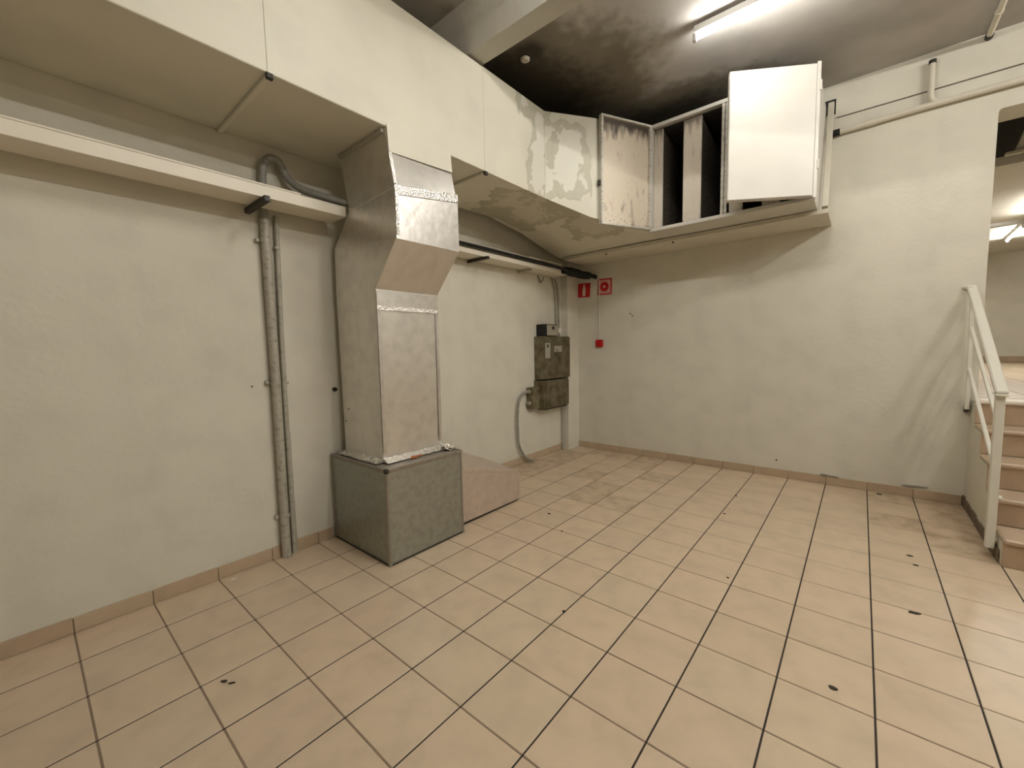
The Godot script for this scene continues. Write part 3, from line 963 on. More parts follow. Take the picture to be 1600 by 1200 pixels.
# ------------------------------------------------------------------ ventilation cabinet
func build_cabinet() -> void:
	var x0 := 1.44
	var x1 := 2.875
	var y0 := 2.71
	var y1 := 3.80
	var zf := -3.40
	var zb := -4.30
	var t := thing("ventilation_cabinet", "white ventilation cabinet with two open doors high on the back wall", "cabinet", Vector3(2.16, y0, -3.85))
	var o := t.position
	obj("bottom_panel", bx(Vector3(x0, y0, zb) - o, Vector3(x1, y0 + 0.03, zf + 0.0) - o, 0.004), M.white_metal, t)
	obj("top_panel", bx(Vector3(x0, y1 - 0.03, zb) - o, Vector3(x1, y1, zf) - o, 0.004), M.white_metal, t)
	obj("end_panel", bx(Vector3(x1 - 0.03, y0 + 0.031, zb) - o, Vector3(x1, y1 - 0.031, zf) - o, 0.004), M.white_metal, t)
	obj("end_panel", bx(Vector3(x0, y0 + 0.031, zb) - o, Vector3(x0 + 0.02, y1 - 0.031, zf) - o, 0.004), M.white_metal, t)
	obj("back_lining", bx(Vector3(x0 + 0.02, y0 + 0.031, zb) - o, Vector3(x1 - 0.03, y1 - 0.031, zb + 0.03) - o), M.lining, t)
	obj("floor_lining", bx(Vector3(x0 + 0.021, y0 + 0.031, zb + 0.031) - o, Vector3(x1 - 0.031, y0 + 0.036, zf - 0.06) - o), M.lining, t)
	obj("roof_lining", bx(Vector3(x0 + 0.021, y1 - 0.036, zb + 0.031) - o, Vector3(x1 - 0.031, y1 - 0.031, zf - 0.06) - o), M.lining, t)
	# front frame
	obj("frame_rail", bx(Vector3(x0 - 0.004, y0, zf) - o, Vector3(x1 + 0.004, y0 + 0.035, zf + 0.012) - o, 0.003), M.white_metal, t)
	obj("frame_rail", bx(Vector3(x0 - 0.004, y1 - 0.035, zf) - o, Vector3(x1 + 0.004, y1, zf + 0.012) - o, 0.003), M.white_metal, t)
	obj("frame_stile", bx(Vector3(x0 - 0.004, y0 + 0.036, zf) - o, Vector3(x0 + 0.022, y1 - 0.036, zf + 0.010) - o, 0.003), M.frame_metal, t)
	obj("frame_stile", bx(Vector3(x1 - 0.026, y0 + 0.036, zf) - o, Vector3(x1 + 0.004, y1 - 0.036, zf + 0.010) - o, 0.003), M.frame_metal, t)
	obj("mullion", bx(Vector3(2.135, y0 + 0.036, zf - 0.06) - o, Vector3(2.160, y1 - 0.036, zf + 0.010) - o, 0.003), M.frame_metal, t)
	obj("mullion", bx(Vector3(2.164, y0 + 0.036, zf - 0.02) - o, Vector3(2.188, y1 - 0.036, zf + 0.002) - o, 0.003), M.frame_metal, t)
	# splitters: sooty white nose, dark wool cheeks
	for sp in [[1.462, 1.555], [1.765, 1.94], [2.20, 2.317], [2.475, 2.62], [2.76, 2.855]]:
		var p := Node3D.new()
		put("splitter", p, t)
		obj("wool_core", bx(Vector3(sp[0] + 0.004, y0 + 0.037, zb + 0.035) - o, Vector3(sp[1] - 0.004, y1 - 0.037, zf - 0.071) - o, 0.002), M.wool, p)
		var s := mb()
		box(s, Vector3(sp[0], y0 + 0.037, zf - 0.07) - o, Vector3(sp[1], y1 - 0.037, zf - 0.047) - o, 0.002)
		var q := [Vector3(sp[0] + 0.001, y0 + 0.038, zf - 0.0465) - o, Vector3(sp[1] - 0.001, y0 + 0.038, zf - 0.0465) - o, Vector3(sp[1] - 0.001, y1 - 0.038, zf - 0.0465) - o, Vector3(sp[0] + 0.001, y1 - 0.038, zf - 0.0465) - o]
		var fs := mb()
		face(fs, q, q[0] + Vector3(0.03, 0.3, -1), [Vector2(0, 1), Vector2(1, 1), Vector2(1, 0), Vector2(0, 0)])
		s.generate_normals()
		fs.generate_normals()
		s.set_material(M.frame_metal)
		fs.set_material(M.soot_baffle)
		var me := ArrayMesh.new()
		s.commit(me)
		fs.commit(me)
		var mi := MeshInstance3D.new()
		mi.mesh = me
		put("nose_plate", mi, p)
	# doors
	make_door(t, Vector3(1.438, 0, -3.385), Vector3(1.155, 0, -2.815), y0 + 0.018, y1 - 0.01, true)
	make_door(t, Vector3(2.885, 0, -3.385), Vector3(2.285, 0, -2.995), y0 + 0.018, y1 + 0.0, false)
	for y in [2.95, 3.58]:
		var s := mb()
		tube(s, [Vector3(1.434, y, -3.378) - o, Vector3(1.434, y + 0.08, -3.378) - o], 0.009, 8)
		obj("hinge", s, M.frame_metal, t)
		s = mb()
		tube(s, [Vector3(2.892, y, -3.378) - o, Vector3(2.892, y + 0.08, -3.378) - o], 0.009, 8)
		obj("hinge", s, M.frame_metal, t)

	# ledge under it and the brace that holds its end
	var l := thing("support_ledge", "long off-white angle-iron ledge under the ventilation cabinet", "ledge", Vector3(1.5, 2.665, -4.0))
	o = l.position
	obj("plate", bx(Vector3(0.12, 2.665, ZB + 0.002) - o, Vector3(2.955, 2.677, -3.75) - o, 0.002), M.trim, l)
	obj("front_lip", bx(Vector3(0.12, 2.677, -3.765) - o, Vector3(2.955, 2.705, -3.752) - o, 0.003), M.trim, l)
	obj("end_lip", bx(Vector3(2.943, 2.6775, ZB + 0.002) - o, Vector3(2.956, 2.706, -3.768) - o, 0.003), M.trim, l)
	for x in [0.72, 1.55]:
		var s := mb()
		tube(s, [Vector3(x, 2.652, -3.80) - o, Vector3(x, 2.666, -3.80) - o], 0.012, 8)
		obj("bolt", s, M.dark_metal, l)
	var b := thing("brace_post", "off-white square brace running from the wall down to the ledge end", "brace", Vector3(2.917, 2.70, -3.80))
	o = b.position
	var s := mb()
	bar(s, Vector3(2.912, 3.845, -4.295) - o, Vector3(2.924, 2.735, -3.83) - o, 0.048, 0.048, Vector3.BACK, 0.004)
	obj("square_tube", s, M.trim, b)
	obj("cavity_shade", bx(Vector3(2.855, 3.74, ZB) - o, Vector3(2.948, 3.885, ZB + 0.006) - o, 0.002), M.black, b)  # black piece stands in for the shaded cavity where the brace enters

func make_door(t: Node3D, hinge: Vector3, free: Vector3, y0: float, y1: float, inner_seen: bool) -> void:
	var o := t.position
	var d := (free - hinge)
	var w := d.length()
	d = d.normalized()
	var n := d.cross(Vector3.UP)      # one face of the leaf
	# leaf thickness lies on the side n*k; the inside face is turned towards the room for the left leaf
	var tr := Transform3D(Basis(d, Vector3.UP, -n), hinge + Vector3.UP * y0 - o)
	if tr.basis.determinant() < 0:
		tr = Transform3D(Basis(d, Vector3.UP, n), hinge + Vector3.UP * y0 - o)
	var h := y1 - y0
	var p := Node3D.new()
	put("door", p, t)
	var zdir := tr.basis.z
	# which local z side faces the camera
	var to_cam := cam.position - (hinge + free) * 0.5
	var k := 1.0 if zdir.dot(to_cam) > 0.0 else -1.0
	var th := 0.034
	var lip := 0.026
	if inner_seen:
		# sheet behind, rim towards the viewer
		obj("leaf", bx(Vector3(0, 0, minf(0, -k * 0.012)), Vector3(w, h, maxf(0, -k * 0.012)), 0.002, tr), M.white_metal, p)
		var q := []
		for c in [[lip, 0.02], [w - lip, 0.02], [w - lip, h - 0.02], [lip, h - 0.02]]:
			q.append(tr * Vector3(c[0], c[1], k * 0.006))
		var s := mb()
		face(s, q, q[0] - zdir * k, [Vector2(1, 1), Vector2(0, 1), Vector2(0, 0), Vector2(1, 0)])
		for i in 4:
			var a: Vector3 = q[i]
			var b2: Vector3 = q[(i + 1) % 4]
			face(s, [a, b2, b2 - zdir * k * 0.006, a - zdir * k * 0.006], tr * Vector3(w / 2, h / 2, 0))
		obj("inner_lining", s, M.soot_door, p)
		var zl := minf(0.0, k * th)
		var zh := maxf(0.0, k * th)
		for r in [[0.0, w, 0.0, 0.02], [0.0, w, h - 0.02, h], [0.0, lip, 0.0201, h - 0.0201], [w - lip, w, 0.0201, h - 0.0201]]:
			obj("rim", bx(Vector3(r[0], r[2], zl), Vector3(r[1], r[3], zh), 0.003, tr), M.frame_metal, p)
		var s2 := mb()
		box(s2, Vector3(w, h * 0.36, -0.02), Vector3(w + 0.02, h * 0.36 + 0.05, 0.012), 0.004, tr)
		obj("latch", s2, M.dark_metal, p)
	else:
		obj("leaf", bx(Vector3(0.03, 0.006, minf(0, k * 0.014)), Vector3(w, h - 0.006, maxf(0, k * 0.014)), 0.006, tr), M.white_metal, p)
		var zl := minf(0.0, -k * th)
		var zh := maxf(0.0, -k * th)
		for r in [[0.0, w - 0.004, 0.0, 0.014], [0.0, w - 0.004, h - 0.014, h], [w - 0.018, w - 0.002, 0.0141, h - 0.0141]]:
			obj("rim", bx(Vector3(r[0], r[2], zl), Vector3(r[1], r[3], zh), 0.003, tr), M.frame_metal, p)
		obj("hinge_flange", bx(Vector3(-0.002, -0.008, minf(0, k * 0.010)), Vector3(0.028, h + 0.012, maxf(0, k * 0.010)), 0.003, tr), M.white_metal, p)

# ------------------------------------------------------------------ trays, pipes, cables
func build_trays() -> void:
	var t := thing("cable_tray", "long cream metal cable tray on the wall left of the vertical duct", "tray", Vector3(0.19, 2.48, 0.9))
	var o := t.position
	var za := -0.548
	var zb := 3.5
	obj("bottom_plate", bx(Vector3(0.078, 2.482, za) - o, Vector3(0.300, 2.487, zb) - o, 0.001), M.tray, t)
	obj("front_side", bx(Vector3(0.296, 2.482, za) - o, Vector3(0.301, 2.553, zb) - o, 0.001), M.tray, t)
	obj("back_side", bx(Vector3(0.073, 2.482, za) - o, Vector3(0.078, 2.553, zb) - o, 0.001), M.tray, t)
	obj("cover", bx(Vector3(0.073, 2.5535, za + 0.32) - o, Vector3(0.304, 2.566, zb) - o, 0.003), M.tray, t)
	var arm := mb()
	bar(arm, Vector3(0.0, 2.462, 0.0) - o, Vector3(0.355, 2.462, 0.0) - o, 0.036, 0.036)
	obj("bracket_arm", arm, M.dark_metal, t)
	arm = mb()
	bar(arm, Vector3(0.0, 2.462, 2.2) - o, Vector3(0.355, 2.462, 2.2) - o, 0.036, 0.036)
	obj("bracket_arm", arm, M.dark_metal, t)

	var r := thing("cable_tray", "cream cable tray with a black cable between the vertical duct and the corner", "tray", Vector3(0.03, 2.47, -2.6))
	o = r.position
	var zc := -1.815
	var zd := -3.80
	obj("bottom_plate", bx(Vector3(-0.085, 2.472, zd) - o, Vector3(0.140, 2.477, zc) - o, 0.001), M.tray, r)
	obj("back_side", bx(Vector3(-0.09, 2.472, zd) - o, Vector3(-0.085, 2.575, zc) - o, 0.001), M.tray, r)
	obj("front_side", bx(Vector3(0.136, 2.472, zd + 0.15) - o, Vector3(0.141, 2.52, zc) - o, 0.001), M.tray, r)
	obj("cover", bx(Vector3(-0.09, 2.577, zd + 0.6) - o, Vector3(0.135, 2.586, zc) - o, 0.002), M.tray, r)
	obj("cover_piece", bx(Vector3(-0.06, 2.588, -3.70) - o, Vector3(0.13, 2.600, -2.98) - o, 0.002), M.tray, r)
	for zz in [-2.18, -3.05]:
		arm = mb()
		bar(arm, Vector3(XR, 2.455, zz) - o, Vector3(0.20 if zz > -3.0 else 0.10, 2.455, zz) - o, 0.03, 0.03)
		obj("bracket_arm", arm, M.dark_metal if zz > -3.0 else M.pipe, r)
	var s := mb()
	tube(s, smooth_path([Vector3(0.152, 2.548, -1.70), Vector3(0.158, 2.552, -1.95), Vector3(0.159, 2.552, -2.4), Vector3(0.159, 2.548, -3.0), Vector3(0.158, 2.54, -3.5), Vector3(0.155, 2.535, -3.79)]), 0.016, 8)
	tag(obj("black_cable", s, M.black), "thick black cable lying along the front of the corner tray", "cable")
	# bundle that goes round the corner post
	var b := thing("cable_bundle", "thick black wrapped cable bundle at the end of the tray in the corner", "cable", Vector3(0.2, 2.5, -4.1))
	o = b.position
	s = mb()
	tube(s, smooth_path([Vector3(0.05, 2.55, -3.805) - o, Vector3(0.08, 2.545, -3.92) - o, Vector3(0.12, 2.535, -4.05) - o, Vector3(0.16, 2.515, -4.15) - o, Vector3(0.235, 2.505, -4.245) - o]), [0.035, 0.04, 0.045, 0.05, 0.055, 0.058, 0.06, 0.062, 0.063, 0.063, 0.062, 0.061, 0.06, 0.06, 0.06, 0.059, 0.058, 0.057, 0.056, 0.055, 0.055, 0.053, 0.05, 0.05, 0.048], 10)
	obj("wrapping", s, M.black, b)
	s = mb()
	tube(s, smooth_path([Vector3(0.22, 2.50, -4.245) - o, Vector3(0.27, 2.50, -4.27) - o, Vector3(0.32, 2.475, -4.28) - o]), 0.028, 8)
	obj("tail", s, M.black, b)

func build_pipes() -> void:
	var g := "upright wall pipes"
	var p := thing("wall_pipe", "thicker grey-white pipe with clamps running up the wall behind the tray", "pipe", Vector3(0.038, 0, -0.09), g)
	var o := p.position
	var s := mb()
	tube(s, [Vector3(0.038, 0.002, -0.085) - o, Vector3(0.038, 1.2, -0.092) - o, Vector3(0.038, 2.42, -0.09) - o], 0.031, 16)
	obj("pipe", s, M.pipe, p)
	for y in [2.275, 1.292, 0.31]:
		s = mb()
		tube(s, [Vector3(0.038, y - 0.014, -0.09) - o, Vector3(0.038, y + 0.014, -0.09) - o], 0.035, 16)
		box(s, Vector3(0.0, y - 0.012, -0.055) - o, Vector3(0.03, y + 0.012, -0.03) - o, 0.003)
		obj("clamp", s, M.pipe, p)
	var p2 := thing("wall_pipe", "thinner grey-white pipe right beside the thick wall pipe", "pipe", Vector3(0.024, 0, -0.16), g)
	o = p2.position
	s = mb()
	tube(s, [Vector3(0.024, 0.90, -0.150) - o, Vector3(0.024, 1.6, -0.155) - o, Vector3(0.024, 2.46, -0.172) - o], 0.017, 12)
	obj("pipe", s, M.pipe, p2)
	s = mb()
	tube(s, [Vector3(0.026, 0.002, -0.148) - o, Vector3(0.026, 0.92, -0.150) - o], 0.020, 12)
	obj("lower_sleeve", s, M.pipe, p2)
	for y in [2.24, 1.28]:
		s = mb()
		tube(s, [Vector3(0.024, y - 0.009, -0.162) - o, Vector3(0.024, y + 0.009, -0.162) - o], 0.021, 12)
		obj("clamp", s, M.pipe, p2)
	var h := thing("flexible_hose", "grey flexible hose looping from the wall pipe into the vertical duct", "hose", Vector3(0.06, 2.42, -0.09))
	o = h.position
	s = mb()
	tube(s, smooth_path([Vector3(0.04, 2.40, -0.09) - o, Vector3(0.042, 2.62, -0.092) - o, Vector3(0.05, 2.76, -0.098) - o, Vector3(0.055, 2.835, -0.14) - o, Vector3(0.06, 2.825, -0.205) - o, Vector3(0.07, 2.74, -0.24) - o, Vector3(0.12, 2.665, -0.31) - o, Vector3(0.19, 2.625, -0.43) - o, Vector3(0.25, 2.60, -0.54) - o, Vector3(0.29, 2.59, -0.60) - o]), 0.026, 12)
	obj("hose", s, M.hose, h)
	for y in [2.60, 2.56]:
		s = mb()
		tube(s, [Vector3(0.042, y - 0.006, -0.092) - o, Vector3(0.042, y + 0.006, -0.092) - o], 0.029, 12)
		obj("hose_ring", s, M.hose, h)

	# back wall: thin cable, pipe with elbow branch
	s = mb()
	tube(s, [Vector3(2.955, 3.700, ZB + 0.005), Vector3(10.0, 3.675, ZB + 0.005)], 0.0045, 6)
	tag(obj("wall_cable", s, M.cable_brown), "thin dark cable running above the pipe on the back wall", "cable")
	var w := thing("wall_conduit", "off-white conduit pipe running right along the top of the back wall", "pipe", Vector3(3.6, 3.57, ZB + 0.03))
	o = w.position
	s = mb()
	tube(s, [Vector3(2.93, 3.545, ZB + 0.034) - o, Vector3(3.6, 3.560, ZB + 0.034) - o, Vector3(10.0, 3.545, ZB + 0.034) - o], 0.026, 12)
	obj("pipe", s, M.trim, w)
	s = mb()
	tube(s, [Vector3(3.19, 3.552, ZB + 0.034) - o, Vector3(3.25, 3.553, ZB + 0.034) - o], 0.031, 12)
	obj("coupling", s, M.trim, w)
	s = mb()
	tube(s, smooth_path([Vector3(3.85, 3.561, ZB + 0.036) - o, Vector3(3.70, 3.564, ZB + 0.037) - o, Vector3(3.64, 3.585, ZB + 0.037) - o, Vector3(3.617, 3.64, ZB + 0.037) - o, Vector3(3.615, 3.75, ZB + 0.037) - o, Vector3(3.614, 3.915, ZB + 0.037) - o]), 0.022, 10)
	obj("elbow_branch", s, M.trim, w)
	s = mb()
	tube(s, [Vector3(3.614, 3.905, ZB + 0.037) - o, Vector3(3.614, 3.935, ZB + 0.037) - o], 0.026, 10)
	obj("wall_hole_shade", s, M.dark_metal, w)  # dark piece stands in for shade in the hole the branch enters
	s = mb()
	tube(s, [Vector3(2.93, 3.545, ZB + 0.034) - o, Vector3(2.99, 3.546, ZB + 0.034) - o], 0.032, 10)
	obj("dark_sleeve", s, M.black, w)
	var c := thing("ceiling_conduit", "off-white conduit pipe running along the ceiling above the stairs", "pipe", Vector3(3.942, 3.985, -1.0))
	o = c.position
	s = mb()
	tube(s, [Vector3(3.942, 3.985, -4.27) - o, Vector3(3.942, 3.985, -1.65) - o], 0.020, 10)
	obj("pipe", s, M.trim, c)
	s = mb()
	tube(s, [Vector3(3.942, 3.985, -4.305) - o, Vector3(3.942, 3.985, -4.26) - o], 0.026, 10)
	obj("end_sleeve", s, M.dark_metal, c)
	for z in [-3.95, -3.2]:
		s = mb()
		tube(s, [Vector3(3.942, 3.985, z - 0.01) - o, Vector3(3.942, 3.985, z + 0.01) - o], 0.026, 10)
		obj("clip", s, M.trim, c)

# ------------------------------------------------------------------ electrical boxes and signs
func build_electrics() -> void:
	var t := thing("electrical_cabinet", "dirty grey-green upper electrical cabinet on the wall in the corner", "cabinet", Vector3(-0.03, 1.07, -3.68))
	var o := t.position
	obj("body", bx(Vector3(XR, 1.075, -4.0) - o, Vector3(0.035, 1.65, -3.355) - o, 0.008), M.elec, t)
	obj("cover", bx(Vector3(0.0352, 1.08, -3.995) - o, Vector3(0.052, 1.645, -3.36) - o, 0.006), M.elec_dark, t)
	obj("label_plate", bx(Vector3(0.0522, 1.36, -3.50) - o, Vector3(0.054, 1.56, -3.385) - o), M.label_paper, t)
	obj("label_plate", bx(Vector3(0.0522, 1.44, -3.78) - o, Vector3(0.054, 1.52, -3.60) - o), M.label_paper, t)
	var s := mb()
	tube(s, [Vector3(0.052, 1.47, -3.66) - o, Vector3(0.075, 1.47, -3.66) - o], 0.02, 10)
	obj("switch_knob", s, M.label_paper, t)
	obj("indicator_window", bx(Vector3(0.0541, 1.50, -3.46) - o, Vector3(0.056, 1.54, -3.42) - o), M.dark_metal, t)
	var b := thing("electrical_cabinet", "dirty grey-green lower electrical cabinet with chamfered side under the upper one", "cabinet", Vector3(-0.03, 0.68, -3.68))
	o = b.position
	s = mb()
	hexa(s, [Vector3(XR, 0.69, -3.34) - o, Vector3(0.055, 0.69, -3.345) - o, Vector3(0.055, 0.69, -3.93) - o, Vector3(XR, 0.69, -4.01) - o, Vector3(XR, 1.06, -3.34) - o, Vector3(0.055, 1.06, -3.345) - o, Vector3(0.055, 1.06, -3.93) - o, Vector3(XR, 1.06, -4.01) - o])
	obj("body", s, M.elec, b)
	obj("cover", bx(Vector3(0.0555, 0.70, -3.93) - o, Vector3(0.070, 1.052, -3.365) - o, 0.006), M.elec_dark, b)
	obj("bottom_shield", bx(Vector3(-0.08, 0.672, -3.90) - o, Vector3(0.05, 0.689, -3.37) - o, 0.004), M.dark_metal, b)
	var j := thing("junction_box", "small grey junction box left of the lower electrical cabinet", "box", Vector3(-0.07, 0.7, -3.24))
	o = j.position
	obj("body", bx(Vector3(XR, 0.70, -3.335) - o, Vector3(-0.005, 0.985, -3.17) - o, 0.008), M.elec, j)
	for y in [0.93, 0.78]:
		s = mb()
		tube(s, [Vector3(-0.055, y, -3.172) - o, Vector3(-0.055, y + 0.004, -3.135) - o], 0.026, 12)
		obj("cable_gland", s, M.label_paper, j)
	s = mb()
	tube(s, smooth_path([Vector3(-0.055, 0.934, -3.14), Vector3(-0.055, 0.92, -3.05), Vector3(-0.06, 0.83, -2.96), Vector3(-0.065, 0.65, -2.93), Vector3(-0.065, 0.45, -2.93), Vector3(-0.065, 0.28, -2.945), Vector3(-0.055, 0.13, -3.02), Vector3(-0.045, 0.045, -3.12), Vector3(-0.03, 0.016, -3.20)]), 0.016, 10)
	tag(obj("flexible_conduit", s, M.hose), "grey flexible conduit curving from the junction box down to the floor", "cable")
	var k := thing("control_unit", "small black control unit with pale front on top of the electrical cabinet", "box", Vector3(-0.03, 1.652, -3.55))
	o = k.position
	obj("body", bx(Vector3(XR, 1.653, -3.70) - o, Vector3(0.04, 1.81, -3.41) - o, 0.006), M.black, k)
	obj("front_plate", bx(Vector3(0.0405, 1.66, -3.695) - o, Vector3(0.052, 1.80, -3.44) - o, 0.003), M.label_paper, k)
	obj("front_socket", bx(Vector3(0.0525, 1.74, -3.60) - o, Vector3(0.058, 1.78, -3.55) - o, 0.002), M.black, k)
	s = mb()
	tube(s, [Vector3(0.03, 1.73, -3.74) - o, Vector3(0.055, 1.73, -3.74) - o], 0.038, 12)
	obj("round_dial", s, M.plastic, k)
	for c in [[-3.86, "left"], [-3.93, "right"]]:
		s = mb()
		var z: float = c[0]
		tube(s, smooth_path([Vector3(-0.085, 1.65, z), Vector3(-0.085, 2.1, z + 0.005), Vector3(-0.085, 2.3, z + 0.02), Vector3(-0.085, 2.40, z + 0.05), Vector3(-0.08, 2.45, z + 0.10)]), 0.014, 8)
		tag(obj("thin_conduit", s, M.pipe), ("%s of the two thin conduits rising from the electrical cabinet to the tray" % c[1]), "pipe", "conduits above the electrical cabinet")
	s = mb()
	tube(s, [Vector3(-0.08, 0.70, -3.985), Vector3(-0.08, 0.01, -3.985)], 0.012, 8)
	tag(obj("thin_conduit", s, M.pipe), "thin conduit from the lower electrical cabinet to the floor", "pipe")
	var hk := thing("wall_hook", "small bent wire hook on the wall under the corner tray", "hook", Vector3(XR, 2.4, -3.48))
	o = hk.position
	s = mb()
	tube(s, smooth_path([Vector3(XR, 2.46, -3.46) - o, Vector3(XR + 0.02, 2.42, -3.465) - o, Vector3(XR + 0.03, 2.37, -3.475) - o, Vector3(XR + 0.04, 2.39, -3.51) - o, Vector3(XR + 0.045, 2.44, -3.53) - o]), 0.006, 6)
	obj("wire", s, M.dark_metal, hk)

	# safety signs
	var z := ZB + 0.002
	var e := thing("fire_extinguisher_sign", "red sign with a white extinguisher beside the corner pilaster", "sign", Vector3(0.105, 2.32, z))
	o = e.position
	var roll := Basis(Vector3.BACK, -0.04)
	var U := roll * Vector3.RIGHT
	var V := roll * Vector3.UP
	s = mb()
	plate(s, PackedVector2Array([Vector2(-0.1, -0.1), Vector2(0.1, -0.1), Vector2(0.1, 0.1), Vector2(-0.1, 0.1)]), Vector3.ZERO, U, V, 0.003)
	obj("plate", s, M.red, e)
	s = mb()
	var bottle := PackedVector2Array([Vector2(-0.022, -0.082), Vector2(0.022, -0.082), Vector2(0.024, -0.07), Vector2(0.024, 0.03), Vector2(0.018, 0.045), Vector2(0.008, 0.053), Vector2(0.008, 0.068), Vector2(0.022, 0.072), Vector2(0.022, 0.080), Vector2(-0.012, 0.080), Vector2(-0.020, 0.062), Vector2(-0.008, 0.064), Vector2(-0.008, 0.053), Vector2(-0.018, 0.045), Vector2(-0.024, 0.03), Vector2(-0.024, -0.07)])
	plate(s, bottle, Vector3(0, 0, 0.003), U, V, 0.001)
	obj("extinguisher_symbol", s, M.sign_white, e)
	var f := thing("fire_alarm_sign", "red-bordered white sign with a red disc on the back wall", "sign", Vector3(0.434, 2.337, z))
	o = f.position
	roll = Basis(Vector3.BACK, -0.02)
	U = roll * Vector3.RIGHT
	V = roll * Vector3.UP
	s = mb()
	plate(s, PackedVector2Array([Vector2(-0.11, -0.112), Vector2(0.11, -0.112), Vector2(0.11, 0.112), Vector2(-0.11, 0.112)]), Vector3.ZERO, U, V, 0.002)
	obj("plate", s, M.sign_pink, f)
	for r in [[-0.11, 0.11, 0.094, 0.112], [-0.11, 0.11, -0.112, -0.094], [-0.11, -0.09, -0.094, 0.094], [0.09, 0.11, -0.094, 0.094]]:
		s = mb()
		plate(s, PackedVector2Array([Vector2(r[0], r[2]), Vector2(r[1], r[2]), Vector2(r[1], r[3]), Vector2(r[0], r[3])]), Vector3(0, 0, 0.002), U, V, 0.001)
		obj("border", s, M.red, f)
	s = mb()
	plate(s, circle2(Vector2(-0.005, 0.0), 0.068, 28), Vector3(0, 0, 0.002), U, V, 0.001)
	obj("disc", s, M.red, f)
	s = mb()
	plate(s, circle2(Vector2(-0.005, 0.0), 0.016, 16), Vector3(0, 0, 0.003), U, V, 0.001)
	obj("disc_center", s, M.sign_white, f)
	s = mb()
	tube(s, smooth_path([Vector3(0.31, 2.49, ZB + 0.03), Vector3(0.335, 2.48, ZB + 0.018), Vector3(0.350, 2.42, ZB + 0.012), Vector3(0.352, 2.2, ZB + 0.011), Vector3(0.352, 1.9, ZB + 0.009), Vector3(0.354, 1.60, ZB + 0.009)]), 0.0075, 8)
	tag(obj("signal_wire", s, M.plastic), "thin white wire hanging down past the alarm sign to the red call point", "wire")
	var c := thing("alarm_call_point", "small square red alarm button box under the signs", "alarm button", Vector3(0.357, 1.545, ZB))
	obj("housing", bx(Vector3(-0.055, -0.052, 0.0), Vector3(0.055, 0.052, 0.04), 0.008), M.red, c)
	s = mb()
	tube(s, [Vector3(0, 0, 0.04), Vector3(0, 0, 0.044)], 0.022, 14)
	obj("button", s, M.red, c)

# ------------------------------------------------------------------ small things
func chip(at: Vector3, size: float, label: String, m: Material, sd: int, asp := 0.55, yaw := 0.0, cat := "debris", nm := "debris_chip") -> void:
	rng.seed = sd
	var p := PackedVector2Array()
	for i in 9:
		var a := TAU * i / 9
		var r := size * rng.randf_range(0.62, 1.0)
		p.append(Vector2(cos(a) * r, sin(a) * r * asp))
	var s := mb()
	var b := Basis(Vector3.UP, yaw)
	plate(s, p, at, b.x, -b.z, 0.005)
	tag(obj(nm, s, m), label, cat, "floor debris" if cat == "debris" else "")

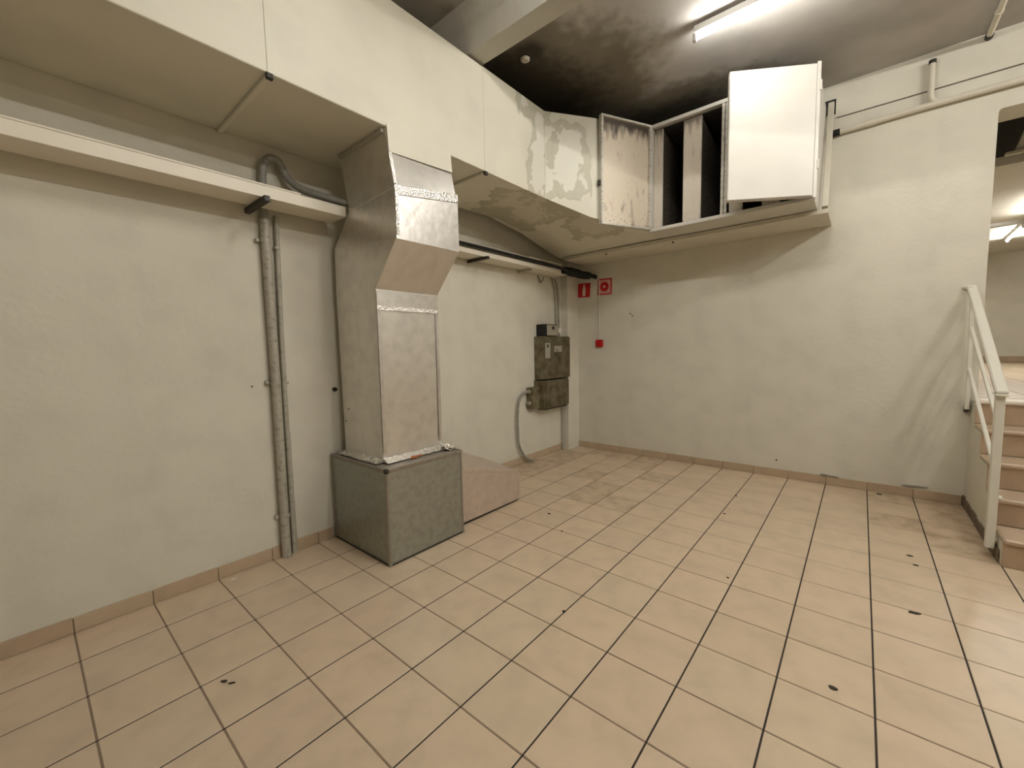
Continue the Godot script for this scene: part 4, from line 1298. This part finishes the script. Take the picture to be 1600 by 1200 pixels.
func build_small() -> void:
	chip(Vector3(3.195, 0, -1.075), 0.022, "dark debris chip nearest to the bottom right of the floor", M.chip, 1)
	chip(Vector3(3.51, 0, -1.975), 0.034, "long dark debris flake on a tile in front of the stairs", M.chip, 2, 0.4, 0.3)
	chip(Vector3(3.423, 0, -4.235), 0.026, "black debris chip right at the back wall skirting", M.chip, 3, 0.7)
	chip(Vector3(3.544, 0, -2.80), 0.020, "dark debris chip before the stairs, farther of the close pair", M.chip, 4)
	chip(Vector3(3.566, 0, -2.655), 0.016, "dark debris chip before the stairs, nearer of the close pair", M.chip, 5)
	chip(Vector3(1.995, 0, -0.80), 0.011, "tiny black debris speck on the dark joint mid-floor", M.chip, 6, 0.9)
	chip(Vector3(1.128, 0, -1.898), 0.018, "dark debris chip on the floor just off the hood's end", M.chip, 7)
	chip(Vector3(1.415, 0, -1.669), 0.010, "small dark debris speck right of the low hood", M.chip, 8)
	chip(Vector3(2.34, 0, -3.372), 0.014, "small dark debris speck far back below the open cabinet", M.chip, 9)
	chip(Vector3(1.05, 0, 0.589), 0.016, "dark debris scuff flake at bottom left of the floor", M.chip, 10, 0.5, 0.7)
	chip(Vector3(1.09, 0, 0.570), 0.018, "thin dark debris sliver beside the bottom left flake", M.chip, 11, 0.25, 0.9)
	chip(Vector3(2.631, 0, -1.738), 0.010, "tiny dark debris speck in the middle of the right floor", M.chip, 12)
	chip(Vector3(2.36, 0, -2.83), 0.012, "small dark debris speck below the cabinet's right door", M.chip, 14)
	chip(Vector3(0.083, 0, 0.268), 0.022, "small white paper scrap at the left wall skirting", M.scrap, 13, 0.3, 1.4, "scrap", "paper_scrap")
	# wall plugs and nails
	var s := mb()
	tube(s, [Vector3(0.0, 1.20, -0.535), Vector3(0.022, 1.20, -0.535)], 0.017, 12)
	tag(obj("wall_plug", s, M.dark_metal), "small dark round plug on the wall beside the vertical duct", "plug")
	for k in [[Vector3(0.815, 1.936, ZB), "upper of two tiny dark nails on the back wall below the cabinet"], [Vector3(0.845, 1.905, ZB), "lower of two tiny dark nails on the back wall below the cabinet"], [Vector3(2.55, 0.19, ZB), "single tiny dark nail low on the back wall above the skirting"]]:
		s = mb()
		tube(s, [k[0], (k[0] as Vector3) + Vector3(0, 0, 0.006)], 0.009, 8)
		tag(obj("wall_nail", s, M.dark_metal), k[1], "nail", "nails in the back wall")
	s = mb()
	tube(s, [Vector3(0.0, 1.27, 0.05), Vector3(0.005, 1.27, 0.05)], 0.006, 8)
	tag(obj("wall_nail", s, M.dark_metal), "tiny dark nail on the left wall beside the upright pipes", "nail")
	# lifted paint lips over the skirting
	for k in [[Vector3(2.95, 0.105, ZB + 0.012), Vector3(3.10, 0.094, ZB + 0.012), "left of two grey scuffs of lifted filler above the back skirting"], [Vector3(3.58, 0.112, ZB + 0.012), Vector3(3.76, 0.122, ZB + 0.012), "right of two grey scuffs of lifted filler above the back skirting"]]:
		s = mb()
		bar(s, k[0], k[1], 0.02, 0.006, Vector3.UP, 0.002)
		tag(obj("filler_scuff", s, M.hose), k[2], "scuff", "filler scuffs")
	var r := thing("ceiling_rose", "small round white plug on the dark ceiling beside the beam", "plug", Vector3(0.88, CEIL, -1.98))
	s = mb()
	tube(s, [Vector3(0, 0, 0), Vector3(0, -0.012, 0), Vector3(0, -0.02, 0)], [0.042, 0.04, 0.028], 16)
	obj("disc", s, M.plastic, r)

func _ready() -> void:
	rng.seed = 5
	setup_view()
	make_materials()
	tube_lamp(Vector3(2.125, 3.91, -2.57), Vector3(3.345, 3.91, -2.57), "glowing tube lamp on the ceiling above the open cabinet doors", 2.4)
	tube_lamp(Vector3(2.13, 3.91, -0.75), Vector3(3.35, 3.91, -0.75), "glowing tube lamp in the bay nearer to the camera", 8.0)
	tube_lamp(Vector3(5.2, 3.91, -3.2), Vector3(5.2, 3.91, -1.98), "glowing tube lamp right of the stairs bay", 8.2)
	tube_lamp(Vector3(5.2, 3.91, -0.6), Vector3(5.2, 3.91, 0.62), "glowing tube lamp at the right behind the camera", 9.0)
	tube_lamp(Vector3(2.13, 3.91, 2.6), Vector3(3.35, 3.91, 2.6), "glowing tube lamp behind the camera", 0.4)
	tube_lamp(Vector3(8.1, 3.91, -3.2), Vector3(8.1, 3.91, -1.98), "added unseen tube lamp at the far right brightening the metal duct and walls", 8.0)  # added lamp out of view, lifts the metal duct and left wall
	tube_lamp(Vector3(5.12, 3.25, -9.3), Vector3(5.18, 3.25, -10.6), "glowing tube lamp under the hall ceiling beyond the stairs", 9.0, 0.035)
	tube_lamp(Vector3(5.10, 3.25, -7.2), Vector3(5.10, 3.25, -8.5), "glowing tube lamp under the hall ceiling nearer the stairs", 12.0, 0.035)
	build_room()
	build_stairs()
	build_main_duct()
	build_drop_duct()
	build_cabinet()
	build_trays()
	build_pipes()
	build_electrics()
	build_small()
